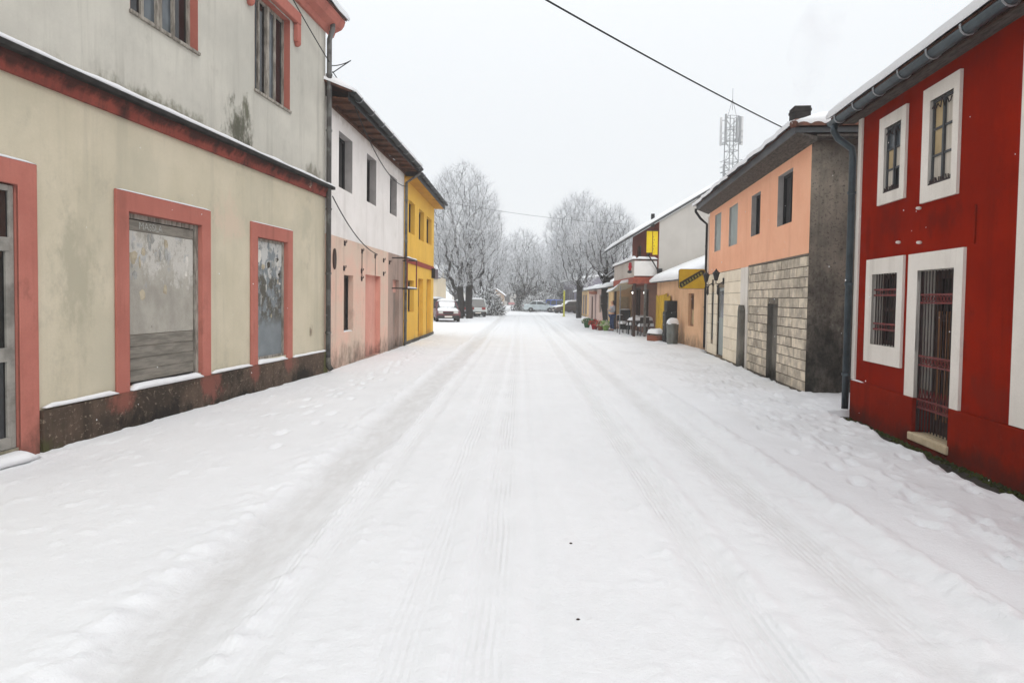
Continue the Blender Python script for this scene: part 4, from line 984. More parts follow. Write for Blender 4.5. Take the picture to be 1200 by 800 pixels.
for i in range(9):
    m = MB(); x = .25+i*.29; m.box(x, x+.27, -.10+rnd.uniform(-.01, .01), -.07, .1+rnd.uniform(0, .2), 1.95+rnd.uniform(-.08, .08)); m.build('plank', 'yellow_wood', GT)
for z in (.6, 1.6):
    m = MB(); m.box(.2, 2.9, -.065, -.03, z-.05, z+.05); m.build('rail', 'yellow_wood', GT)

# grey metal bin, dark crates and snow heap in front of the shed
def gnd_thing(name, label, cat, x, y, rz=0, group=None): return thing(name, label, cat, (x, y, gz(x, y)-.01), rz, group)
B_ = gnd_thing('litter_bin', 'grey metal barrel bin topped with snow before the salmon shed', 'bin', 6.42, 25.9)
MB().lathe([(.20, 0), (.21, .02), (.235, .4), (.235, .43), (.225, .44), (.24, .8), (.25, .82), (.235, .83), (.0, .80)], (0, 0, 0), 18).build('barrel', 'bin_metal', B_, True)
m = MB(); mound(m, -.22, .22, -.22, .22, .80, .2, 3); m.build('snow', 'snow', B_, True)
for a in range(3):
    m = MB(); m.lathe([(.236, 0), (.246, .01), (.246, .03), (.236, .04)], (0, 0, .12+a*.28), 18); m.build('hoop', 'bin_metal', B_)
CB = gnd_thing('storage_cabinet', 'tall dark green cabinet standing behind the barrel bin', 'cabinet', 6.62, 26.9)
m = MB(); m.box(-.30, .22, -.28, .28, 0, 1.28); m.build('body', 'crate_dark', CB, bevel=.02)
for k in range(3):
    m = MB(); m.box(-.318, -.302, -.25, .25, .06+k*.41, .42+k*.41); d = m.build('drawer', 'black_plastic', CB, bevel=.008)
    m = MB(); m.box(-.335, -.320, -.06, .06, .30+k*.41, .33+k*.41); m.build('handle', 'galv', d)
CT = gnd_thing('black_box', 'small black box stacked on top of the dark cabinet', 'box', 6.62, 26.9); CT.location.z += 1.285
m = MB(); m.box(-.26, .2, -.26, .26, 0, .44); m.build('body', 'black_plastic', CT, bevel=.02)
m = MB(); m.box(-.272, -.262, -.2, .2, .08, .36); m.build('door', 'crate_dark', CT); 
PK = gnd_thing('pallet', 'broken wooden pallet half buried in snow beside the barrel bin', 'pallet', 6.25, 27.6, R(20))
for k in range(5):
    m = MB(); m.box(-.35, .35, -.4+k*.18, -.28+k*.18, .25+.02*k, .27+.02*k); m.build('slat', 'grey_wood', PK)
for k in (-1, 1):
    m = MB(); m.box(.28*k-.03, .28*k+.03, -.4, .42, 0, .24); m.build('bearer', 'terracotta', PK)
m = MB(); mound(m, -.36, .36, -.42, .42, .33, .16, 13); m.build('snow', 'snow', PK, True)

# ================================================================== right: brick house with balcony and grey gable
GA, GB = (7.0, 38.2), (6.82, 30.5)
HD = heading(GA, GB); LG = math.hypot(GB[0]-GA[0], GB[1]-GA[1])
H = thing('house', 'brick house with grey rendered gable wall and balcony over the pavement', 'house', (*GA, 0), HD)
DG = 7.6; ze = 5.42; zr = 7.72
m = MB(); m.add([(LG, 0.02, -.1), (LG, DG, -.1), (LG, DG, ze), (LG, DG/2, zr), (LG, 0.02, ze)], [(0, 1, 2, 3, 4)]); m.add([(0, 0.02, -.1), (0, DG, -.1), (0, DG, ze), (0, DG/2, zr), (0, 0.02, ze)], [(4, 3, 2, 1, 0)]); m.quad((0, DG, -.1), (LG, DG, -.1), (LG, DG, ze), (0, DG, ze)); m.build('gable_wall', 'grey_gable', H)
bdoor = (4.6, 5.5, 2.85, 4.8); bwin = (1.8, 3.0, 3.5, 4.7); gd = (4.2, 5.4, 0, 2.3); gd2 = (1.0, 3.0, .3, 2.4)
m = MB(); wall(m, 0, LG, -.1, ze, [bdoor, bwin, gd, gd2], .02); 
for h in (bdoor, bwin, gd, gd2): reveal(m, h, .02, .2)
m.build('front_wall', 'brick_joint', H)
bme = {}
for r_ in range(34):                       # brick facing of the upper floor
    z = 2.85+r_*.077
    if z+.07 > ze: break
    x = -(.13 if r_ % 2 else 0)
    while x < LG:
        a, b = max(x, 0), min(x+.26, LG); x += .26
        if b-a < .06: continue
        if any(h[0]-.01 < (a+b)/2 < h[1]+.01 and h[2] < z+.035 < h[3] for h in (bdoor, bwin)): continue
        bme.setdefault('l', []).append((a, b, z))
bl = sorted(bme['l'], key=lambda t: -t[0]); BM = {}
rest = MB()
for i, (a, b, z) in enumerate(bl):
    if i < 280:
        k = round(b-a, 3)
        if k not in BM:
            q = MB(); q.box(.005, k-.005, -.0, .03, .005, .072); me = bpy.data.meshes.new('brick'); me.from_pydata(q.v, [], q.f); me.materials.append(MAT['brick']); BM[k] = me
        o = bpy.data.objects.new('brick', BM[k]); COL.objects.link(o); o.parent = H; o.location = (a, rnd.uniform(0, .006), z)
    else: rest.box(a+.005, b-.005, 0, .03, z+.005, z+.072)
tag(rest.build('brickwork', 'brick', H), kind='stuff')
for h, nm in ((bdoor, 'balcony_door'), (bwin, 'window'), (gd, 'door'), (gd2, 'window')): window(H, h[0]+.002, h[1]-.002, h[2]+.002, h[3]-.002, .12, 'dark_wood', 'glass_dark', 2, 1, .08, .08, .05, nm)
# roof, reaching out over the balcony
m = MB(); sl = (zr-ze)/(DG/2); ov = 1.5
m.prism([(-ov, ze-ov*sl+.0), (-ov, ze-ov*sl+.12), (DG/2, zr+.14), (DG+.4, ze-.4*sl+.12), (DG+.4, ze-.4*sl), (DG/2, zr+.02)], -.4, LG+.16, 'x'); rf = m.build('roof', 'sheet_roof', H)
s = MB(); snow_sheet(s, (-.42, -ov, ze-ov*sl+.125), (LG+.12, -ov, ze-ov*sl+.125), (LG+.12, DG/2, zr+.145), (-.42, DG/2, zr+.145), .14, 40, 14, 71); s.build('snow', 'snow', rf, True)
s = MB(); snow_sheet(s, (LG+.12, DG+.4, ze-.4*sl+.125), (-.42, DG+.4, ze-.4*sl+.125), (-.42, DG/2, zr+.145), (LG+.12, DG/2, zr+.145), .14, 20, 8, 72); s.build('snow', 'snow', rf, True)
m = MB(); m.box(LG-.2, LG-.05, -.35, -.2, ze-.25, ze+.35); m.build('vent_cap', 'gutter_dark', H)
# balcony
m = MB(); m.box(.6, LG-.05, -1.15, .0, 2.50, 2.80); bs = m.build('balcony_floor', 'brick', H)
m = MB(); m.box(LG-.10, LG-.06, -1.1, -.04, 2.86, 3.56); m.build('balcony_screen', 'white_cloth', H)
for i in range(34):
    x = .7+i*(LG-.85)/33; m = MB(); m.box(x-.012, x+.012, -1.12, -1.09, 2.80, 3.60); m.build('baluster', 'white_trim', H)
m = MB(); m.box(.6, LG-.05, -1.15, -1.06, 3.60, 3.65); m.box(LG-.14, LG-.05, -1.06, -.02, 3.60, 3.65); hr = m.build('handrail', 'dark_wood', H)
s = MB(); snow_strip(s, .6, LG-.04, -1.22, -1.0, 3.65, .17, 74)
s2 = MB(); snow_strip(s2, -1.0, -.02, -.18, .02, 3.65, .13, 75); s.add([(LG-.05+p[1], p[0], p[2]) for p in s2.v], s2.f); s.build('snow', 'snow', hr, True)
for x in (.8, LG-.25):
    m = MB(); m.box(x-.06, x+.06, -1.1, -.98, -.1, 2.50); m.build('post', 'dark_wood', H)
m = MB(); m.box(LG-.2, LG-.1, -.6, -.5, -.1, 2.50); m.build('post', 'gutter_grey', H)
m = MB(); m.tube([(LG+.01, .0, 3.1), (LG+.06, -.25, 3.5), (LG+.06, -.5, 3.85)], .03, 6); m.build('bracket', 'black_iron', H)
m = MB(); m.box(LG+.01, LG+.2, -.06, .16, 2.95, 3.2); m.build('meter_box', 'black_plastic', H)
bn = thing('banner', 'tall yellow vertical banner hanging above the balcony', 'banner', (*GA, 0), HD)
for a, b in ((-.56, -.30), (-.27, -.04)):
    m = MB(); m.box(LG-.03, LG-.015, a, b, 3.85 if a > -.4 else 3.95, 4.95); m.build('cloth', 'yellow_cloth', bn)
m = MB(); m.tube([(LG-.02, -.6, 4.97), (LG-.02, .0, 4.97)], .02, 6); m.build('rod', 'black_iron', bn)
for k in range(5):
    m = MB(); zc = 4.1+k*.14; m.box(LG-.014, LG-.011, -.25+.02*(k % 2), -.23+.03*(k % 2), zc, zc+.06); m.build('mark', 'sign_band', bn)
sk_ = thing('figure_standin', 'plain red and black bundle standing in for a red figure on the balcony railing', 'cloth', (*GA, 0), HD)  # plain bundle added in place of the red figure on the railing
m = MB(); m.lathe([(.02, 0), (.07, .03), (.06, .1), (.10, .18), (.07, .27), (.08, .34), (.03, .4)], (LG-.30, -1.26, 3.10), 7); m.build('bundle', 'red_cloth', sk_, True)
m = MB(); m.lathe([(.02, 0), (.11, .03), (.09, .12), (.03, .16)], (LG-.30, -1.28, 2.98), 10); m.build('tail', 'black_plastic', sk_, True)
# two lit lamps under the balcony
for k, (x, y) in enumerate(((LG-.30, -.55), (LG-.9, -1.0))):
    lo = thing('porch_lamp', ['lit round lamp under the balcony, nearer the salmon shed', 'lit round lamp under the balcony, nearer the tree'][k], 'lamp', (*GA, 0), HD, 'lit lamps under the balcony')
    m = MB(); m.lathe([(.02, -.07), (.05, -.05), (.065, 0), (.05, .05), (.03, .07)], (x, y, 2.08), 12); m.build('globe', 'lamp_lit', lo, True)
    m = MB(); m.tube([(x, y, 2.17), (x, y, 2.50)], .015, 6); m.build('stem', 'black_iron', lo)
    m = MB(); m.lathe([(.03, .07), (.15, .04), (.15, .06), (.03, .12)], (x, y, 2.08), 12); m.build('shade', 'black_iron', lo)

# ================================================================== right: row of low shops further on
def shop(a, b, zt, mat, label, depth=4., openings=(), roofmat='sheet_roof', awn=None, rise=.5, seed=80):
    hd = heading(a, b); L = math.hypot(b[0]-a[0], b[1]-a[1])
    T = thing('shop', label, 'shop', (*a, 0), hd)
    hs = [o[:4] for o in openings]
    m = MB(); wall(m, 0, L, -.1, zt, hs); shell(m, 0, L, -.1, zt, depth)
    for h in hs: reveal(m, h, 0, .15)
    for x in (0, L): m.add([(x, 0, zt), (x, depth, zt), (x, depth, zt+rise)], [(0, 1, 2)])
    m.build('wall', mat, T)
    for o in openings: window(T, o[0]+.002, o[1]-.002, o[2]+.002, o[3]-.002, .08, o[4], o[5], o[6] if len(o) > 6 else 2, 1, .08, .06, .05, 'door' if o[2] < .15 else 'window')
    m = MB(); m.hexa([(-.1, -.35, zt-.05), (L+.15, -.35, zt-.05), (L+.15, depth, zt+rise+.02), (-.1, depth, zt+rise+.02)], [(-.1, -.35, zt+.02), (L+.15, -.35, zt+.02), (L+.15, depth, zt+rise+.09), (-.1, depth, zt+rise+.09)])
    rf = m.build('roof', roofmat, T)
    s = MB(); snow_sheet(s, (-.12, -.38, zt+.025), (L+.18, -.38, zt+.025), (L+.18, depth, zt+rise+.095), (-.12, depth, zt+rise+.095), .24, 30, 10, seed); s.build('snow', 'snow', rf, True)
    return T, L
T, L = shop((6.05, 43.4), (5.95, 38.3), 2.45, 'kiosk_wall', 'beige kiosk beside the brick house with snowy awning', 1.2, [(.8, 2.2, .9, 2.1, 'old_frame', 'glass_dark')], seed=81, rise=.25)
m = MB(); m.box(L-.002, L+.03, .05, 1.15, .05, .7); m.build('skirting', 'pink_shop', T)
m = MB(); m.box(L+.001, L+.035, .35, .9, .95, 1.9); w = m.build('poster_board', 'tan_board', T)
# curled snowy awning between kiosk and brick house
AW = thing('awning', 'cream awning curling up under snow between kiosk and brick house', 'awning', (*GA, 0), heading(GA, GB))
pr = [(-1.1, 2.45), (-1.6, 2.55)]
m = MB(); vs = []; n = 14
for i in range(n+1):
    t = i/n; x = 1.0+5.2*t; z = 2.18+.36*t**2.2
    vs += [(x, -.75, z+.12), (x, -1.55, z-.02), (x, -1.55, z-.06), (x, -.75, z+.08)]
m.add(vs, [(i*4+k, i*4+(k+1) % 4, i*4+4+(k+1) % 4, i*4+4+k) for i in range(n) for k in range(4)] + [(0, 1, 2, 3), (n*4+3, n*4+2, n*4+1, n*4)]); m.build('cover', 'awning', AW)
s = MB(); vs = []
for i in range(n+1):
    t = i/n; x = 1.0+5.22*t; z = 2.18+.36*t**2.2; q = .13*(1+.5*float(fbm(t*6, 3.3)))
    vs += [(x, -.75, z+.125), (x, -.82, z+.12+q), (x, -1.1, z+.07+q*1.2), (x, -1.5, z+q), (x, -1.6, z-.025)]
s.add(vs, [(i*5+k, i*5+k+1, i*5+6+k, i*5+5+k) for i in range(n) for k in range(4)] + [(0, 1, 2, 3, 4), (n*5+4, n*5+3, n*5+2, n*5+1, n*5)]); s.build('snow', 'snow', AW, True)
for x in (1.2, 6.0):
    m = MB(); m.tube([(x, -1.5, -.05), (x, -1.5, 2.15 if x < 3 else 2.42)], .025, 6); m.build('post', 'galv', AW)
T, L = shop((6.55, 55.5), (6.25, 43.6), 2.5, 'pink_shop', 'pale pink shop with arched doorway between the two right-hand trees', 4, [(2.0, 3.6, .1, 2.0, 'dark_wood', 'glass_brown'), (5.0, 6.0, .1, 2.1, 'shutter', 'shutter'), (8., 9.6, .8, 2.1, 'old_frame', 'glass_dark')], seed=83)
m = MB(); vs = []
for k in range(13):
    a = math.pi*k/12; vs += [(5.5+1.25*math.cos(a), -.5*math.sin(a)-.02, 2.12+.05*math.sin(a)), (5.5+1.25*math.cos(a), -.5*math.sin(a)-.02, 2.34)]
m.add(vs, [(2*k, 2*k+1, 2*k+3, 2*k+2) for k in range(12)] + [tuple(range(0, 26, 2)), tuple(range(25, 0, -2))]); m.build('canopy', 'terracotta', T)
T, L = shop((7.9, 80), (7.3, 63), 2.6, 'kiosk_wall', 'long cream shop with grey shutters beyond the right-hand tree', 4, [(1+i*3.2, 3.4+i*3.2, .2, 2.2, 'shutter', 'shutter') for i in range(5)], seed=85)
T, L = shop((7.6, 97), (8.0, 81), 4.2, 'shutter', 'long purple-grey pavilion with vertical posts at far right', 4, [(1+i*2.6, 3.0+i*2.6, .3, 3.2, 'old_frame', 'glass_grey') for i in range(5)], seed=87)

# ================================================================== far buildings
def far_house(label, x, y, w, d, ze, zr, mat, rz=0, wins=(), gable_front=False, seed=90, name='house'):
    T = thing(name, label, 'house', (x, y, 0), rz)
    m = MB(); wall(m, 0, w, -.1, ze, wins); shell(m, 0, w, -.1, ze, d)
    if gable_front:
        m.add([(0, 0, ze), (w, 0, ze), (w/2, 0, zr)], [(0, 1, 2)]); m.add([(0, d, ze), (w, d, ze), (w/2, d, zr)], [(2, 1, 0)])
    else:
        for q in (0, w): m.add([(q, 0, ze), (q, d, ze), (q, d/2, zr)], [(0, 1, 2)])
    for h in wins: reveal(m, h, 0, .2)
    m.build('wall', mat, T)
    for h in wins: window(T, h[0]+.002, h[1]-.002, h[2]+.002, h[3]-.002, .1, 'old_frame', 'glass_dark', 2, 1, .1, .08, .06)
    m = MB(); o = .35; s = MB()
    if gable_front:
        sl = (zr-ze)/(w/2); m.prism([(-o, ze-o*sl), (w/2, zr), (w+o, ze-o*sl), (w+o, ze-o*sl+.12), (w/2, zr+.12), (-o, ze-o*sl+.12)], -o, d+o)
        e = ze-o*sl+.125
        snow_sheet(s, (-o, d+o, e), (-o, -o-.03, e), (w/2, -o-.03, zr+.125), (w/2, d+o, zr+.125), .22, 16, 8, seed); snow_sheet(s, (w+o, -o-.03, e), (w+o, d+o, e), (w/2, d+o, zr+.125), (w/2, -o-.03, zr+.125), .22, 16, 8, seed+1)
    else:
        sl = (zr-ze)/(d/2); m.prism([(-o, ze-o*sl), (d/2, zr), (d+o, ze-o*sl), (d+o, ze-o*sl+.12), (d/2, zr+.12), (-o, ze-o*sl+.12)], -o, w+o, 'x')
        e = ze-o*sl+.125
        snow_sheet(s, (-o, -o, e), (w+o, -o, e), (w+o, d/2, zr+.125), (-o, d/2, zr+.125), .22, 24, 8, seed); snow_sheet(s, (w+o, d+o, e), (-o, d+o, e), (-o, d/2, zr+.125), (w+o, d/2, zr+.125), .22, 16, 6, seed+1)
    rf = m.build('roof', 'sheet_roof', T); s.build('snow', 'snow', rf, True); return T
far_house('cream house with snowy roof behind the yellow house', -14.5, 72, 6.2, 9, 3.9, 5.2, 'far_cream', 0, [(1, 2, 1, 2.3), (4.2, 5.2, 1, 2.3)], seed=91)
far_house('small tan gabled house far down the street', -5.4, 140, 3.6, 6, 2.4, 3.7, 'far_tan', 0, [(.6, 1.3, .9, 1.9), (2.2, 2.9, .9, 1.9)], True, seed=93)
far_house('long white building with snowy roof closing the end of the street', -16, 172, 17, 10, 3.6, 5.6, 'far_white', 0, [(1+i*2.6, 2.2+i*2.6, 1, 2.4) for i in range(6)], seed=95)
far_house('white house with small attic window behind the silver car', 2.2, 112, 8, 9, 4.2, 6.2, 'far_white', 0, [(1, 2, 1, 2.4), (3.2, 4.2, 2.6, 3.8), (5.6, 6.6, 1, 2.4)], seed=97)
for k, (x, y, w_) in enumerate(((-4.0, 158, 2.0), (-.9, 158, 1.8))):
    T = thing('road_barrier', ['pale red barrier before the tan house at the street end', 'pale red barrier next to the ivy-clad tree at the street end'][k], 'barrier', (x, y, 0), 0, 'barriers at the street end')
    m = MB(); m.box(0, w_, 0, .1, .25, .8); m.build('board', 'barrier_red', T); 
    for q in (.1, w_-.2):
        m = MB(); m.box(q, q+.1, -.1, .2, 0, .25); m.build('foot', 'galv', T)

# ================================================================== antenna mast
T = thing('antenna_mast', 'lattice telecom mast with panel antennas rising behind the grey gable', 'mast', (19.9, 60, 0), R(12))
hw0, hw1, top = 1.0, .62, 18.6
for sx in (-1, 1):
    for sy in (-1, 1):
        m = MB(); m.tube([(sx*hw0, sy*hw0, 0), (sx*hw1, sy*hw1, 10), (sx*hw1, sy*hw1, top)], .06, 6); m.build('leg', 'galv', T)
def face_pts(z): 
    h = hw0+(hw1-hw0)*min(1, z/10); return [(-h, -h, z), (h, -h, z), (h, h, z), (-h, h, z)]
nb = 18
for i in range(nb):
    a, b = face_pts(top*i/nb), face_pts(top*(i+1)/nb); m = MB()
    for k in range(4):
        p, q = (k, (k+1) % 4) if (i+k) % 2 else ((k+1) % 4, k); m.tube([a[p], b[q]], .028, 4); m.tube([b[k], b[(k+1) % 4]], .028, 4)
    m.build('brace', 'galv', T)
for z in (13.6, 16.2):
    m = MB(); m.tube([(-.95, -.95, z), (.95, -.95, z), (.95, .95, z), (-.95, .95, z), (-.95, -.95, z)], .04, 5); m.build('platform', 'galv', T)
    for k in range(2):
        m = MB(); c = 1.0; m.tube([(-c, -c, z+.5+k*.5), (c, -c, z+.5+k*.5), (c, c, z+.5+k*.5), (-c, c, z+.5+k*.5), (-c, -c, z+.5+k*.5)], .022, 5); m.build('guard_rail', 'galv', T)
for k, (x, y, z, h_) in enumerate(((-1.15, -.5, 16.0, 2.7), (1.12, -.5, 16.0, 2.6), (1.35, .4, 16.2, 2.6), (-1.25, .5, 16.0, 2.6), (-1.1, -.2, 12.4, 1.8), (1.1, -.2, 12.0, 2.3), (0, -1.2, 16.1, 2.2))):
    m = MB(); m.box(x-.13, x+.13, y-.09, y+.09, z, z+h_); p = m.build('panel_antenna', 'antenna' if k % 2 else 'galv', T, bevel=.03)
    m = MB(); m.tube([(x, y, z+.3), (x*.5, y*.5, z+.3)], .03, 5); m.tube([(x, y, z+h_-.3), (x*.5, y*.5, z+h_-.3)], .03, 5); m.build('antenna_arm', 'galv', p)
m = MB(); m.tube([(-.62, 0, top), (0, 0, top+1.6)], .03, 5); m.tube([(.62, 0, top), (0, 0, top+1.6)], .03, 5); m.tube([(0, 0, top+.6), (0, 0, top+2.6)], .03, 6); m.build('lightning_rod', 'galv', T); T.scale = (.72, .72, 1)

# ================================================================== cables
def cable(pts, sag, r, label, n=24, mat='cable', snow=False):
    P_ = []
    for a, b in zip(pts, pts[1:]):
        for i in range(n+1):
            t = i/n; p = Vector(a).lerp(Vector(b), t); p.z -= sag*4*t*(1-t); P_.append(p)
    o = MB().tube(P_, r, 6).build('cable', mat, None, True); return tag(o, label, 'cable')
CAB0, CAB1 = (-5.3, 2.7, 6.05), (5.52, 13.15, 5.14)
cable([CAB0, CAB1], .17, .012, 'black cable sagging across the street to the orange house')
cable([(-3.35, 27, 5.75), (5.65, 33.0, 5.55)], .15, .006, 'thin cable from the yellow house to the brick house')
cable([(-6.5, 78, 4.8), (1.0, 92, 5.4)], .15, .03, 'pale snow-laden cable running to the ivy-clad tree', mat='snow')
def house_pt(A, B, s, d, z):
    a = heading(A, B); return (A[0]+s*math.cos(a)+d*math.sin(a), A[1]+s*math.sin(a)-d*math.cos(a), z)
# wire across the white facade, wire on the beige facade
cable([house_pt(WA, WB, .35, .5, 5.95), house_pt(WA, WB, 7.8, .1, 5.45)], .42, .012, 'drooping wire across the white upper storey')
cable([house_pt(WA, WB, .05, .1, 3.9), house_pt(WA, WB, 4.1, .08, 2.9)], .22, .012, 'wire drooping over the salmon ground floor')
cable([house_pt(LA, LB, 5.3, .08, 7.5), house_pt(LA, LB, 7.6, .12, 6.72), house_pt(LA, LB, 7.95, .42, 6.95)], .03, .010, 'wire along the upper corner of the beige house')
cable([house_pt(LA, LB, 7.55, .16, 6.55), house_pt(LA, LB, 7.95, .42, 6.95)], .0, .012, 'iron bracket wire on the beige house corner')
cable([house_pt(LA, LB, 7.6, .14, 6.6), house_pt(WA, WB, .12, .3, 6.35)], .02, .010, 'short wire from the beige house corner to the white house eave')

# ================================================================== trees
def tube_fast(segs, sides):
    """segs: arrays p0,p1,r0,r1 -> verts, faces of open prisms"""
    p0, p1, r0, r1 = segs; d = p1-p0; L = np.linalg.norm(d, axis=1, keepdims=True)+1e-9; d = d/L
    ref = np.where(np.abs(d[:, 2:3]) < .9, np.array([[0, 0, 1.]]), np.array([[1., 0, 0]])); a = np.cross(d, ref); a /= np.linalg.norm(a, axis=1, keepdims=True); b = np.cross(d, a)
    n = len(p0); V = np.zeros((n, 2*sides, 3))
    for k in range(sides):
        t = 2*math.pi*k/sides+.5; o = a*math.cos(t)+b*math.sin(t)
        V[:, k] = p0+o*r0[:, None]; V[:, sides+k] = p1+o*r1[:, None]
    base = (np.arange(n)*2*sides)[:, None]
    F = np.stack([np.stack([base[:, 0]+k, base[:, 0]+sides+k, base[:, 0]+sides+(k+1) % sides, base[:, 0]+(k+1) % sides], -1) for k in range(sides)], 1).reshape(-1, 4)
    return V.reshape(-1, 3), F
def mesh_np(name, V, F, mat):
    me = bpy.data.meshes.new(name); me.vertices.add(len(V)); me.vertices.foreach_set('co', V.ravel().astype(np.float32))
    me.loops.add(F.size); me.loops.foreach_set('vertex_index', F.ravel().astype(np.int32)); me.polygons.add(len(F)); me.polygons.foreach_set('loop_start', np.arange(0, F.size, F.shape[1], dtype=np.int32))
    me.update(calc_edges=True); me.materials.append(MAT[mat]); return me
def make_tree(seed, Ht, Rc, trunk_h, trunk_r, N=1500, tw=5, lean=(0, 0), twin=False, crown_z0=None, shape=(.45, 1.), leaf=.011):
    rs = np.random.RandomState(seed)
    nodes = []; par = []; path = []
    def addn(p, pa):
        nodes.append(p); par.append(pa); path.append(0 if pa < 0 else path[pa]+np.linalg.norm(p-nodes[pa])); return len(nodes)-1
    tops = []
    for q in range(2 if twin else 1):
        off = np.array([(.8 if q else 0.), (.3 if q else 0), 0]); p = addn(off*1.0, -1)
        for i in range(1, 9):
            t = i/8; z = trunk_h*t*1.35
            p = addn(off+np.array([lean[0]*t+rs.normal(0, .05), lean[1]*t+rs.normal(0, .05), z]), p)
        tops.append(p)
    ntrunk = len(nodes)
    cz0 = crown_z0 if crown_z0 else trunk_h*.8
    pts = []
    while len(pts) < N:
        z = rs.uniform(cz0, Ht); t = (z-cz0)/(Ht-cz0); rej = rs.uniform(0.02, 1)
        prof = Rc*min(1, (t/shape[0])**.6)*(max(0, 1-max(0, (t-shape[0])/(1.0-shape[0]))**2.2))
        if rej > (prof/Rc)**1.6: continue
        prof *= 1+.25*float(vnoise(np.array(seed*3.1), np.array(t*4)))
        r = prof*math.sqrt(rs.uniform(0.02, 1)); a = rs.uniform(0, 2*math.pi)
        rr = r*(1+.35*float(vnoise(np.array(math.cos(a)*2+seed), np.array(math.sin(a)*2+t*3))))
        pts.append((rr*math.cos(a)+lean[0], rr*math.sin(a)+lean[1], z))
    pts = np.array(pts); base = np.array([lean[0], lean[1], trunk_h]); pts = pts[np.argsort(np.linalg.norm((pts-base)*[1, 1, .7], axis=1))]
    cap = ntrunk+N*3; P = np.zeros((cap, 3)); PL = np.zeros(cap); n = len(nodes); P[:n] = nodes; PL[:n] = path
    for c in pts:
        d = c-P[2:n]; cost = np.sqrt((d[:, 0]**2+d[:, 1]**2)*1.5+d[:, 2]**2*.8)+.30*PL[2:n]+np.maximum(0, -d[:, 2])*2.0
        k = int(np.argmin(cost))+2; a = P[k]; L = np.linalg.norm(c-a)
        m_ = 2 if L > .5 else 1; prev = k
        for j in range(1, m_+1):
            if n >= cap: break
            t = j/m_; p = a+(c-a)*t+(np.array([0, 0, -.08*L])*math.sin(math.pi*t))+(rs.normal(0, .05*L, 3) if j < m_ else 0)
            nodes.append(p); par.append(prev); P[n] = p; PL[n] = PL[prev]+L/m_; prev = n; n += 1
    nn = n; par = np.array(par); rad = np.zeros(nn); child = np.zeros(nn, int)
    acc = np.zeros(nn)
    for i in range(nn-1, -1, -1):
        r = leaf if acc[i] == 0 else acc[i]**(1/2.35)
        rad[i] = r
        if par[i] >= 0: acc[par[i]] += r**2.35; child[par[i]] += 1
    pw = math.log(trunk_r/leaf)/math.log(rad.max()/leaf); rad = leaf*(rad/leaf)**pw
    idx = np.where(par >= 0)[0]; p0 = P[par[idx]]; p1 = P[idx]; r1 = rad[idx]; r0 = np.minimum(rad[par[idx]], r1*1.6)
    r0 = np.where(idx < ntrunk, rad[par[idx]], r0)
    tr = (r1 > .07) | (idx < ntrunk)
    V1, F1 = tube_fast((p0[tr], p1[tr], r0[tr], r1[tr]), 7)
    V2, F2 = tube_fast((p0[~tr], p1[~tr], r0[~tr], r1[~tr]), 4)
    # fine twigs
    src = np.where((np.arange(nn) >= ntrunk) & (rad < .05))[0]; src = np.repeat(src, tw)
    o = P[src]; out = o-np.array([lean[0], lean[1], 0]); out[:, 2] = 0; out /= (np.linalg.norm(out, axis=1, keepdims=True)+.3)
    d = out*.5+rs.normal(0, .55, o.shape)+np.array([0, 0, .55]); d /= np.linalg.norm(d, axis=1, keepdims=True); ln = rs.uniform(.25, .75, len(o))[:, None]*(Ht/12)**.5
    e = o+d*ln; V3, F3 = tube_fast((o, e, np.full(len(o), leaf*.85), np.full(len(o), leaf*.45)), 3)
    return mesh_np('trunk', V1, F1, 'bark'), mesh_np('branches', V2, F2, 'limb'), mesh_np('crown', V3, F3, 'twig')
def plant(label, meshes, x, y, rz=0, s=1., sz=None, group=None, name='tree', cat='tree'):
    T = thing(name, label, cat, (x, y, -.05), rz, group); T.scale = (s, s, sz or s)
    link('trunk', meshes[0], None, T); link('branches', meshes[1], None, T); c = link('crown', meshes[2], None, T); c['kind'] = 'stuff'
    return T
tA = make_tree(5, 13.4, 3.9, 3.6, .30, 2600, 6, twin=True, crown_z0=2.3, shape=(.4, 1), leaf=.010)
tB = make_tree(9, 12.0, 3.5, 3.0, .27, 2200, 6, crown_z0=2.4, shape=(.5, 1), leaf=.010)
tC = make_tree(14, 8.0, 2.0, 3.0, .30, 1300, 6, lean=(.0, .0), crown_z0=2.8, shape=(.5, 1), leaf=.008)
tD = make_tree(21, 12.2, 4.4, 2.6, .36, 1900, 5, crown_z0=2.0, shape=(.45, 1), leaf=.014)
plant('tall frosted tree with twin dark trunks beside the parked red car', tA, -4.25, 53.5, R(15))
plant('frosted tree with single trunk beside the cream shop on the right', tB, 6.15, 60.0, R(80))
plant('small frosted tree with thick dark trunk behind the woman', tC, 5.95, 41.0, R(30))
plant('frosted tree just behind the white hatchback', tD, -3.0, 66, R(60), .78)
C_ = plant('distant frosted tree with wide ivy-clad trunk at the street centre', tD, 1.25, 93, R(140), 1.0)
rs = np.random.RandomState(4); q = []
pp = np.stack([rs.normal(0, .62, 900), rs.normal(0, .62, 900), rs.uniform(0, 4.2, 900)], 1); pp[:, :2] *= (1-.1*pp[:, 2:3])
dd = rs.normal(0, 1, (900, 3)); dd /= np.linalg.norm(dd, axis=1, keepdims=True)
V, F = tube_fast((pp, pp+dd*.3, np.full(900, .09), np.full(900, .03)), 4); iv = link('ivy', mesh_np('ivy', V, F, 'ivy'), None, C_); iv['kind'] = 'stuff'
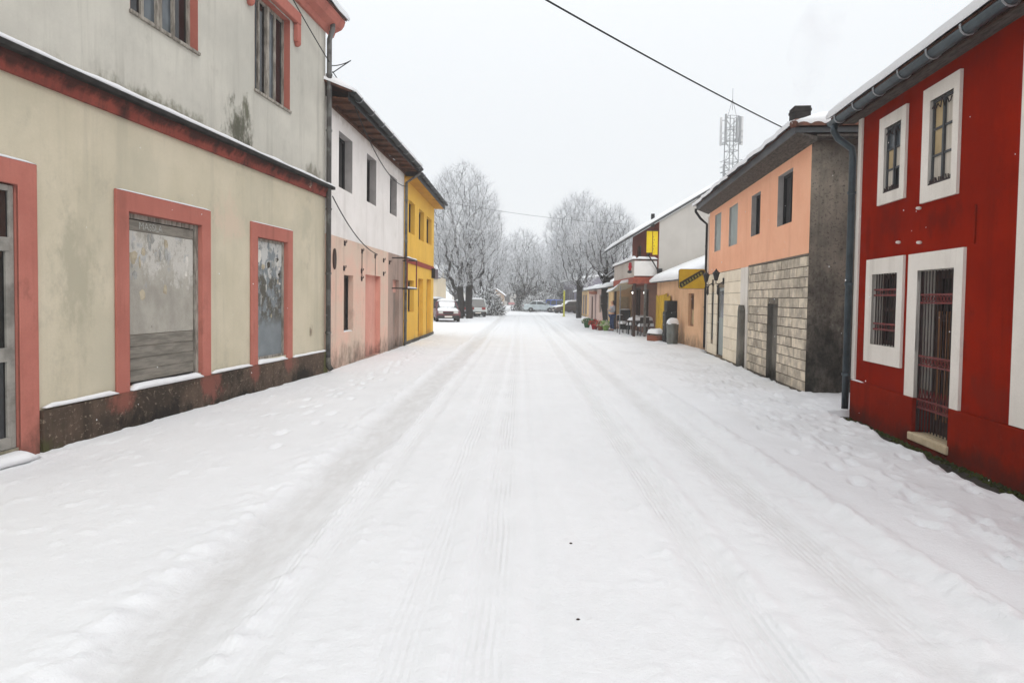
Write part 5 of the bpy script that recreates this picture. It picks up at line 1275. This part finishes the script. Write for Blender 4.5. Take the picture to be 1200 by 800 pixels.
far = [(-9, 104, 1.0, 20), (-13, 96, .9, 75), (-7.5, 120, .8, 130), (-2.6, 150, .8, 200), (5.2, 106, .95, 250), (8.5, 100, 1.0, 300), (11, 92, .95, 30), (-18, 110, 1.1, 90), (13, 112, 1.15, 160), (-27, 100, 1.1, 40), (-36, 118, 1.2, 210), (-1.0, 170, .95, 15), (-9, 150, 1.1, 95), (4.5, 150, 1.15, 170)]
fl = ['frosted tree behind the tall twin-trunk tree, left of the tan house', 'frosted tree rising behind the cream house', 'frosted tree before the tan house', 'slender frosted tree left of the ivy-clad tree', 'frosted tree above the white house with attic window', 'frosted tree above the silver car and shrubs', 'frosted tree behind the long pavilion', 'frosted tree far behind the yellow house', 'large frosted tree far behind the brick house', 'frosted tree far left of the cream house', 'frosted tree farthest left beyond the cream house', 'pale frosted tree at the street end, behind the barriers', 'pale frosted tree above the long white building', 'pale frosted tree farthest behind the ivy-clad tree']
for (x, y, s, r), l in zip(far, fl): plant(l, tD, x, y, R(r), s, group='distant frosted trees')
# snowy shrubs
def make_shrub(seed, n=1300, r=1.3, h=1.9):
    rs = np.random.RandomState(seed); a = rs.uniform(0, 6.28, n); q = np.sqrt(rs.uniform(0, 1, n))*r; z = h*rs.uniform(.05, 1, n)*(1-.55*(q/r)**2)
    p = np.stack([q*np.cos(a), q*np.sin(a), z], 1); d = np.stack([np.cos(a)*.6, np.sin(a)*.6, np.full(n, .3)], 1)+rs.normal(0, .6, (n, 3)); d /= np.linalg.norm(d, axis=1, keepdims=True)
    V, F = tube_fast((p-d*.1, p+d*.32, np.full(n, .05), np.full(n, .02)), 4)
    st = np.zeros((9, 3)); st[:, 0] = rs.normal(0, .15, 9); st[:, 1] = rs.normal(0, .15, 9); en = np.stack([rs.normal(0, r*.5, 9), rs.normal(0, r*.5, 9), np.full(9, h*.7)], 1)
    V2, F2 = tube_fast((st, en, np.full(9, .04), np.full(9, .02)), 5)
    return mesh_np('foliage', V, F, 'shrub'), mesh_np('stem', V2, F2, 'bark')
sh = make_shrub(2)
SH = [(2.7, 90, 1.0, 'snowy shrub next to the ivy-clad trunk'), (4.2, 91, 1.25, 'snowy shrub behind the rear of the silver car'), (5.6, 90, 1.1, 'snowy shrub behind the roof of the silver car'), (3.6, 98, 1.9, 'tall snowy shrub before the white house'), (5.9, 97, 1.8, 'tall snowy shrub behind the blue car'), (-2.6, 64, 1.3, 'dark snowy shrub behind the white hatchback')]
for x, y, s, l in SH:
    T = thing('shrub', l, 'shrub', (x, y, 0), R(x*70), 'snowy shrubs'); T.scale = (s, s, s*1.1)
    f = link('foliage', sh[0], None, T); f['kind'] = 'stuff'; link('stem', sh[1], None, T)

# ================================================================== cars
def car(label, x, y, rz, paint, kind='hatch', snow=.1, group='parked cars', snow_hood=True):
    T = thing('parked_car', label, 'car', (x, y, gz(x, y)-.02), rz, group)     # nose towards +x
    Lf, Lb = 2.02, -1.98 if kind != 'sedan' else -2.2
    wd = .84
    prof = [(Lb, .32), (Lb-.02, .55), (Lb+.03, .88), (Lb+.18, .96)] + ([(Lb+.55, .98)] if kind == 'sedan' else []) + [(.55, .97), (1.05, .92), (1.75, .80), (1.95, .70), (2.02, .52), (1.98, .30)]
    # wheel-arch notches
    bot = []
    for cx in (1.28, -1.22):
        for k in range(7): a = math.pi*k/6; bot.append((cx+.36*math.cos(a), .30+.36*math.sin(a)*.95))
    poly = prof+bot[:7]+bot[7:]
    m = MB(); n = len(poly); rings = []
    for yy, ins, dz in ((-wd, .05, 0), (-wd*.96, .0, 0)): pass
    def ring(yy, sx, sz): return [(p[0]*sx, yy, .3+(p[1]-.3)*sz) for p in poly]
    R4 = [ring(-wd+.06, .975, .985), ring(-wd, .985, .93), ring(-wd, .985, .93), ring(-wd+.06, .975, .985)]
    A_ = ring(-wd, .975, .90); B0 = ring(-wd+.07, 1., 1.); B1 = ring(wd-.07, 1., 1.); C0 = ring(wd, .975, .90)
    m.add(A_+B0+B1+C0, [(j*n+i, j*n+(i+1) % n, (j+1)*n+(i+1) % n, (j+1)*n+i) for j in range(3) for i in range(n)] + [tuple(range(n-1, -1, -1)), tuple(range(3*n, 4*n))])
    body = m.build('body', paint, T)
    gx0, gx1, tx0, tx1, zt = {'hatch': (-1.93, 1.0, -1.55, .28, 1.45), 'sedan': (-1.62, .95, -.95, .15, 1.40), 'suv': (-1.95, 1.0, -1.75, .35, 1.62)}[kind]
    b0, t0, zb = .76, .60, .93
    m = MB(); m.hexa([(gx0, -b0, zb), (gx1, -b0, zb), (gx1, b0, zb), (gx0, b0, zb)], [(tx0, -t0, zt-.03), (tx1, -t0, zt-.03), (tx1, t0, zt-.03), (tx0, t0, zt-.03)]); m.build('windows', 'glass_car', T)
    m = MB(); m.hexa([(tx0-.06, -t0-.03, zt-.05), (tx1+.06, -t0-.03, zt-.05), (tx1+.06, t0+.03, zt-.05), (tx0-.06, t0+.03, zt-.05)], [(tx0+.05, -t0+.08, zt+.03), (tx1-.08, -t0+.08, zt+.03), (tx1-.08, t0-.08, zt+.03), (tx0+.05, t0-.08, zt+.03)]); rf = m.build('roof', paint, T, bevel=.02)
    m = MB()
    for sy in (-1, 1):
        pil = [[(gx0+.02, sy*b0, zb), (tx0, sy*(t0+.01), zt-.03)], [(gx1-.02, sy*b0, zb), (tx1, sy*(t0+.01), zt-.03)]]
        xm = -.45; pil.append([(xm, sy*(b0+.005), zb), (xm, sy*(t0+.012), zt-.03)])
        if kind != 'sedan': pil.append([(-1.25, sy*(b0+.005), zb), (-1.15, sy*(t0+.012), zt-.03)])
        for pl in pil: MB().tube(pl, .04, 6).build('pillar', paint, T)
    for cx in (1.28, -1.22):
        for sy in (-1, 1):
            w = MB(); w.lathe([(.18, -.09), (.29, -.10), (.31, -.06), (.31, .06), (.29, .10), (.18, .09)], (cx, sy*(wd-.10), .30), 18, 'y'); t_ = w.build('tyre', 'tyre', T, True)
            w = MB(); w.lathe([(.05, sy*.095), (.17, sy*.085), (.195, sy*.07), (.195, 0)], (cx, sy*(wd-.10), .30), 14, 'y'); w.build('rim', 'rim', t_)
    for sx, mt, nm in ((1, 'lamp_clear', 'headlight'), (-1, 'lamp_red', 'tail_light')):
        for sy in (-1, 1):
            x_ = 1.93 if sx > 0 else Lb-.0; m = MB(); m.box(x_-.06, x_+.055 if sx > 0 else x_+.06, sy*.52-.16, sy*.52+.16, .60 if sx > 0 else .68, .74 if sx > 0 else .90); m.build(nm, mt, T, bevel=.02)
    m = MB(); m.box(1.90, 2.08, -.78, .78, .26, .46); m.build('bumper', 'black_plastic', T, bevel=.04)
    m = MB(); m.box(Lb-.08, Lb+.06, -.78, .78, .28, .50); m.build('bumper', 'black_plastic', T, bevel=.04)
    m = MB(); m.box(1.97, 2.03, -.34, .34, .56, .68); m.build('grille', 'black_plastic', T, bevel=.01)
    for sx in (2.085, Lb-.09):
        m = MB(); m.box(sx-.008, sx+.008, -.26, .26, .34, .44); m.build('number_plate', 'white_trim', T)
    for sy in (-1, 1):
        m = MB(); m.box(.62, .78, sy*.86-.07, sy*.86+.07, .95, 1.08); m.build('mirror', 'black_plastic', T, bevel=.02)
        for xx in (.05, -.85):
            m = MB(); m.box(xx-.08, xx+.08, sy*(wd+.003)-.012, sy*(wd+.003)+.012, .78, .81); m.build('door_handle', 'black_plastic', T)
    if snow:
        m = MB(); mound(m, tx0-.02, tx1+.04, -t0, t0, zt+.01, snow, x, 10, .5); m.build('snow', 'snow', rf, True)
        if snow_hood:
            m = MB(); k0 = len(m.v); mound(m, 1.0, 1.92, -.72, .72, .80, snow*.8, x+2, 10, .5); m.v = [(p[0], p[1], p[2]+(1.92-p[0])*.15-.02) for p in m.v]; m.build('snow', 'snow', body, True)
            m = MB(); mound(m, tx1-.02, gx1-.1, -.62, .62, zt, snow*.5, x+5, 8, .6); m.v = [(p[0], p[1]*(1), p[2]-.04-(p[0]-tx1)*(zt-zb)/(gx1-tx1)) for p in m.v]
            if snow > .12: m.build('snow', 'snow', rf, True)
        if kind == 'sedan':
            m = MB(); mound(m, -2.1, -1.65, -.7, .7, .96, snow*.8, x+9, 8, .5); m.build('snow', 'snow', body, True)
    return T
car('dark red hatchback capped with snow beside the yellow house', -4.75, 46.8, R(-80), 'car_red', 'hatch', .16)
car('grey car showing its red tail lights behind the twin trunks', -4.35, 59.5, R(83), 'car_grey', 'hatch', .12)
car('white hatchback right of the twin-trunk tree', -3.55, 60.2, R(104), 'car_white', 'suv', .1)
car('dark car under snow behind the red hatchback', -6.3, 55, R(80), 'car_dark', 'suv', .16)
car('silver sedan parked across the street before snowy shrubs', 3.75, 84.5, R(-12), 'car_silver', 'sedan', .06, snow_hood=False)
car('bright blue car behind the silver sedan', 6.4, 86.5, R(-10), 'car_blue', 'suv', .0)
car('dark car with snowy bonnet beside the yellow pole', 7.0, 80.5, R(-160), 'car_dark', 'hatch', .18)

# ================================================================== street things on the right
P = gnd_thing('marker_pole', 'slim yellow pole on the kerb beyond the right-hand trees', 'pole', 5.15, 64.5)
MB().tube([(0, 0, 0), (0, 0, 2.6)], .09, 10).build('pole', 'yellow_pole', P, True); MB().lathe([(.16, 0), (.16, .06), (.1, .1)], (0, 0, 0), 10).build('base', 'yellow_pole', P)
m = MB(); mound(m, -.1, .1, -.1, .1, 2.6, .08, 5, 6); m.build('snow', 'snow', P, True)

def flowers(name, label, x, y, cols, r, h, pot):
    T = gnd_thing(name, label, 'flower pot', x, y, 0, 'potted flowers on the snow')
    MB().lathe([(.13, 0), (.2, .25), (.22, .26), (.22, .3), (.18, .3)], (0, 0, 0), 14).build('pot', pot, T, True)
    rs = np.random.RandomState(int(abs(x*100)))
    for ci, (mt, n) in enumerate(cols):
        m = MB()
        for k in range(n):
            a = rs.uniform(0, 6.28); q = r*math.sqrt(rs.uniform(0, 1)); z = .28+h*rs.uniform(0.1, 1)*(1-.6*(q/r)**2); c = Vector((q*math.cos(a), q*math.sin(a), z)); u = Vector(rs.normal(0, 1, 3)).normalized(); v = u.orthogonal().normalized(); s = .07
            m.add([c+u*s, c+v*s*.6, c-u*s, c-v*s*.6, c+u.cross(v)*s*.4], [(0, 1, 4), (1, 2, 4), (2, 3, 4), (3, 0, 4)])
        f = m.build(['leaves', 'blooms', 'pale_blooms'][ci], mt, T); f['kind'] = 'stuff'
flowers('flower_pot', 'potted green plant farthest left of the flowers on the snow', 4.55, 39.3, [('green_leaf', 160), ('white_flower', 40)], .32, .35, 'green_leaf')
flowers('flower_pot', 'potted red flowers, taller of the two red pots', 4.72, 37.0, [('green_leaf', 60), ('red_flower', 180)], .34, .34, 'red_cloth')
flowers('flower_pot', 'potted red and white flowers between the red pot and the pale one', 4.95, 36.2, [('green_leaf', 50), ('red_flower', 120), ('white_flower', 80)], .32, .26, 'terracotta')
flowers('flower_pot', 'pot of pale green and white flowers nearest the woman', 5.22, 36.0, [('light_green', 150), ('white_flower', 120)], .38, .3, 'light_green')

def chair(T):
    for sx in (-1, 1):
        for sy in (-1, 1): m = MB(); m.tube([(sx*.20, sy*.2, 0), (sx*.19, sy*.19, .44)], .016, 5); m.build('leg', 'black_iron', T)
    m = MB(); m.box(-.23, .23, -.23, .23, .44, .47); m.build('seat', 'wicker', T, bevel=.01)
    m = MB(); m.box(-.23, .23, -.02+.22, .02+.22, .62, .92); m.build('backrest', 'wicker', T, bevel=.015)
    for sx in (-1, 1): m = MB(); m.tube([(sx*.2, .21, .45), (sx*.2, .23, .9)], .016, 5); m.build('back_post', 'black_iron', T)
    for sx in (-1, 1): m = MB(); m.tube([(sx*.23, .2, .66), (sx*.25, -.2, .66), (sx*.22, -.2, .45)], .014, 5); m.build('armrest', 'black_iron', T)
    m = MB(); mound(m, -.22, .22, -.22, .18, .47, .12, 3, 8); m.build('snow', 'snow', T, True)
    m = MB(); snow_strip(m, -.23, .23, .19, .25, .92, .05, 3); m.build('snow', 'snow', T, True)
cl = ['dark cafe chair heaped with snow, nearest the woman', 'dark snowy cafe chair left of the table, facing the street', 'dark snowy cafe chair behind the snowy table', 'dark snowy cafe chair right of the table, near the yellow gate', 'dark snowy cafe chair at the front of the table']
for k, (x, y, r) in enumerate(((5.75, 33.6, 40), (6.05, 32.6, -60), (6.75, 33.2, 10), (6.9, 31.5, -100), (6.3, 31.2, 190))):
    T = gnd_thing('cafe_chair', cl[k], 'chair', x, y, R(r), 'snowy cafe chairs'); chair(T)
T = gnd_thing('cafe_table', 'low cafe table under a thick slab of snow', 'table', 6.45, 32.0, R(5))
m = MB(); m.box(-.7, .7, -.4, .4, .70, .74); m.build('table_top', 'dark_wood', T, bevel=.01)
for sx in (-1, 1):
    for sy in (-1, 1): m = MB(); m.box(sx*.62-.03, sx*.62+.03, sy*.34-.03, sy*.34+.03, 0, .70); m.build('leg', 'black_iron', T)
m = MB(); mound(m, -.7, .7, -.4, .4, .74, .16, 8, 12); m.build('snow', 'snow', T, True)
T = gnd_thing('crate', 'dark upright crate against the beige kiosk wall', 'crate', 6.55, 37.6)
m = MB(); m.box(-.3, .3, -.15, .15, .0, 1.15); m.build('body', 'crate_dark', T, bevel=.02)
m = MB(); m.box(-.24, .24, -.165, -.152, .2, 1.0); m.build('panel', 'black_plastic', T); m = MB(); mound(m, -.3, .3, -.15, .15, 1.15, .06, 3, 6); m.build('snow', 'snow', T, True)

# ---- the woman standing by the tree, arms folded
def skin_mesh(name, verts, edges, radii, mat, parent, sub=2, root=0):
    me = bpy.data.meshes.new(name); me.from_pydata(verts, edges, []); o = link(name, me, mat, parent)
    o.modifiers.new('skin', 'SKIN'); sv = me.skin_vertices[0].data
    for i, r in enumerate(radii): sv[i].radius = r if isinstance(r, tuple) else (r, r); sv[i].use_root = (i == root)
    s = o.modifiers.new('sub', 'SUBSURF'); s.levels = sub; s.render_levels = sub
    o.modifiers['skin'].use_smooth_shade = True; return o
def chain(n, off=0): return [(off+i, off+i+1) for i in range(n-1)]
PW = gnd_thing('person', 'person in grey sweater and blue jeans standing by the tree, arms folded', 'person', 5.5, 35.6, R(-70))
PW.location.z += .01
# facing -y in local space
V = [(0, 0, .92), (0, .0, 1.08), (0, -.01, 1.25), (0, 0, 1.38), (0, 0, 1.45), (0, -.01, 1.52), (0, -.02, 1.60), (0, -.015, 1.66),
     (.17, 0, 1.37), (.235, .02, 1.10), (.10, -.20, 1.12), (-.04, -.21, 1.15), (-.17, 0, 1.37), (-.235, .02, 1.10), (-.10, -.18, 1.14), (.05, -.19, 1.17),
     (.09, 0, .85), (.10, -.02, .47), (.10, .02, .09), (.10, -.12, .04), (-.09, 0, .85), (-.11, -.03, .47), (-.12, .02, .09), (-.13, -.12, .04)]
E_ = [(0, 1), (1, 2), (2, 3), (3, 4), (4, 5), (5, 6), (6, 7), (3, 8), (8, 9), (9, 10), (10, 11), (3, 12), (12, 13), (13, 14), (14, 15), (0, 16), (16, 17), (17, 18), (18, 19), (0, 20), (20, 21), (21, 22), (22, 23)]
RD = [(.15, .10), (.125, .09), (.14, .10), (.12, .08), .05, .07, (.078, .092), .05, .06, .048, .038, .03, .06, .048, .038, .03, .085, .06, .042, .035, .085, .06, .042, .035]
skin_mesh('body', V, E_, RD, 'skin', PW)
b_ = lambda ids, ee, gr: ([V[i] for i in ids], ee, [tuple(q+gr for q in (RD[i] if isinstance(RD[i], tuple) else (RD[i], RD[i]))) for i in ids])
ids = [0, 1, 2, 3, 8, 9, 10, 11, 12, 13, 14, 15]; mp = {v: i for i, v in enumerate(ids)}
v_, e_, r_ = b_(ids, [(mp[a], mp[b]) for a, b in E_ if a in mp and b in mp], .016); v_[0] = (0, 0, .96); skin_mesh('sweater', v_, e_, r_, 'grey_knit', PW)
ids = [0, 16, 17, 18, 20, 21, 22]; mp = {v: i for i, v in enumerate(ids)}
v_, e_, r_ = b_(ids, [(mp[a], mp[b]) for a, b in E_ if a in mp and b in mp], .014); skin_mesh('jeans', v_, e_, r_, 'denim', PW)
for sx in (.10, -.125):
    skin_mesh('shoe', [(sx, .04, .05), (sx, -.06, .045), (sx, -.15, .035)], [(0, 1), (1, 2)], [.048, .045, .035], 'shoe', PW)
skin_mesh('hair', [(0, .02, 1.67), (0, .05, 1.60), (0, .07, 1.50), (0, .08, 1.38)], chain(4), [(.085, .085), (.09, .07), (.08, .05), (.05, .03)], 'hair', PW)
m = MB(); m.lathe([(.004, -.02), (.014, .0), (.006, .02)], (0, -.118, 1.595), 6, 'z'); m.build('nose', 'skin', PW, True)
for sx in (-1, 1):
    m = MB(); m.lathe([(.003, -.005), (.011, 0), (.003, .005)], (sx*.032, -.104, 1.615), 8, 'y'); m.build('eye', 'hair', PW, True)
m = MB(); m.box(-.022, .022, -.107, -.098, 1.548, 1.556); m.build('mouth', 'red_cloth', PW)
for (bx, by, bz, sg) in ((-.04, -.21, 1.15, -1), (.05, -.19, 1.17, 1)):      # hands resting on the opposite arms
    vs = [(bx, by, bz)]; es = []; rd = [.026]
    vs.append((bx+sg*.06, by-.012, bz+.005)); es.append((0, 1)); rd.append(.03)
    h = skin_mesh('hand', vs, es, rd, 'skin', PW, 1)
    for k in range(4):
        z = bz+.03-k*.018; f = skin_mesh('finger', [(bx+sg*.07, by-.012, z), (bx+sg*(.115-.005*abs(k-1)), by-.014, z+.002), (bx+sg*(.14-.006*abs(k-1)), by+.01, z)], chain(3), [.009, .0085, .008], 'skin', h, 1)
    skin_mesh('thumb', [(bx+sg*.03, by-.02, bz+.025), (bx+sg*.06, by-.035, bz+.05), (bx+sg*.085, by-.03, bz+.058)], chain(3), [.0105, .01, .009], 'skin', h, 1)

# ================================================================== small debris, moss, snowflakes
for k, (x, y) in enumerate(((.38, 3.45), (.44, 4.55))):
    m = MB(); m.lathe([(.004, 0), (.009, .003), (.008, .006), (.004, .009)], (0, 0, 0), 7); o = m.build('pebble', 'dark_wood'); o.location = (x, y, gz(x, y)); o.scale = (1.3, .8, 1)
    tag(o, ['small dark pebble on the packed snow, nearer the camera', 'small dark pebble on the packed snow, farther from the camera'][k], 'pebble', 'pebbles on the road')
m = MB(); rs = random.Random(5)
for k in range(700):
    y = rs.uniform(4.2, 9.9); x = red_line(y)-.03-abs(rs.gauss(0, .07)); s = rs.uniform(.008, .022)
    m.add([(x-s, y-s, -.075), (x+s, y-s, -.075), (x+s, y+s, -.075), (x-s, y+s, -.075), (x+rs.uniform(-s, s), y+rs.uniform(-s, s), -.07+s*rs.uniform(.6, 1.6))], [(0, 1, 4), (1, 2, 4), (2, 3, 4), (3, 0, 4)])
tag(m.build('moss', 'moss'), 'dark moss strip along the foot of the red house', 'moss', kind='stuff')
m = MB(); rs = random.Random(9)
for k in range(90):
    y = rs.uniform(5.2, 12.5); x = rs.uniform(2.4, 4.4)+.03*y if k % 4 else -rs.uniform(3, 4.2); z = rs.uniform(.2, 3.6); s = rs.uniform(.0035, .007)
    m.add([(x-s, y, z), (x+s, y, z), (x, y-s, z), (x, y+s, z), (x, y, z-s*1.3), (x, y, z+s*1.3)], [(0, 2, 5), (2, 1, 5), (1, 3, 5), (3, 0, 5), (2, 0, 4), (1, 2, 4), (3, 1, 4), (0, 3, 4)])
tag(m.build('snowflakes', 'snow', None, True), 'sparse snowflakes falling in front of the houses', 'snowflakes', kind='stuff')

# ================================================================== smoke and haze
def volume(name, dens, col, noise=None):
    mm = bpy.data.materials.new(name); mm.use_nodes = True; t = mm.node_tree; t.nodes.clear(); o = t.nodes.new('ShaderNodeOutputMaterial'); v = t.nodes.new('ShaderNodeVolumePrincipled')
    v.inputs['Color'].default_value = col; v.inputs['Density'].default_value = dens; t.links.new(v.outputs[0], o.inputs['Volume'])
    if noise:
        tc = t.nodes.new('ShaderNodeTexCoord'); n = t.nodes.new('ShaderNodeTexNoise'); n.inputs['Scale'].default_value = noise; n.inputs['Detail'].default_value = 4; t.links.new(tc.outputs['Object'], n.inputs[0])
        r = t.nodes.new('ShaderNodeMapRange'); r.inputs[1].default_value = .42; r.inputs[2].default_value = .7; r.inputs[3].default_value = 0; r.inputs[4].default_value = dens; t.links.new(n.outputs[0], r.inputs[0]); t.links.new(r.outputs[0], v.inputs['Density'])
    MAT[name] = mm
volume('haze_air', .0017, (1, 1, 1, 1)); volume('smoke_air', .9, (.82, .82, .84, 1), 1.6)
cp = house_pt(OA, OB, 7.0, -.7, 6.3)
m = MB(); m.tube([(0, 0, 0), (.05, .05, .3), (.2, .1, .7), (.25, .3, 1.2), (.6, .5, 1.9), (.9, .8, 2.6)], [.15, .25, .38, .5, .62, .45], 12); sm = m.build('smoke', 'smoke_air'); sm.location = cp
tag(sm, 'faint grey smoke drifting from the chimney of the orange house', 'smoke', kind='stuff')
m = MB(); m.box(-650, 650, -210, 850, -1.2, 24); tag(m.build('haze', 'haze_air'), kind='stuff')
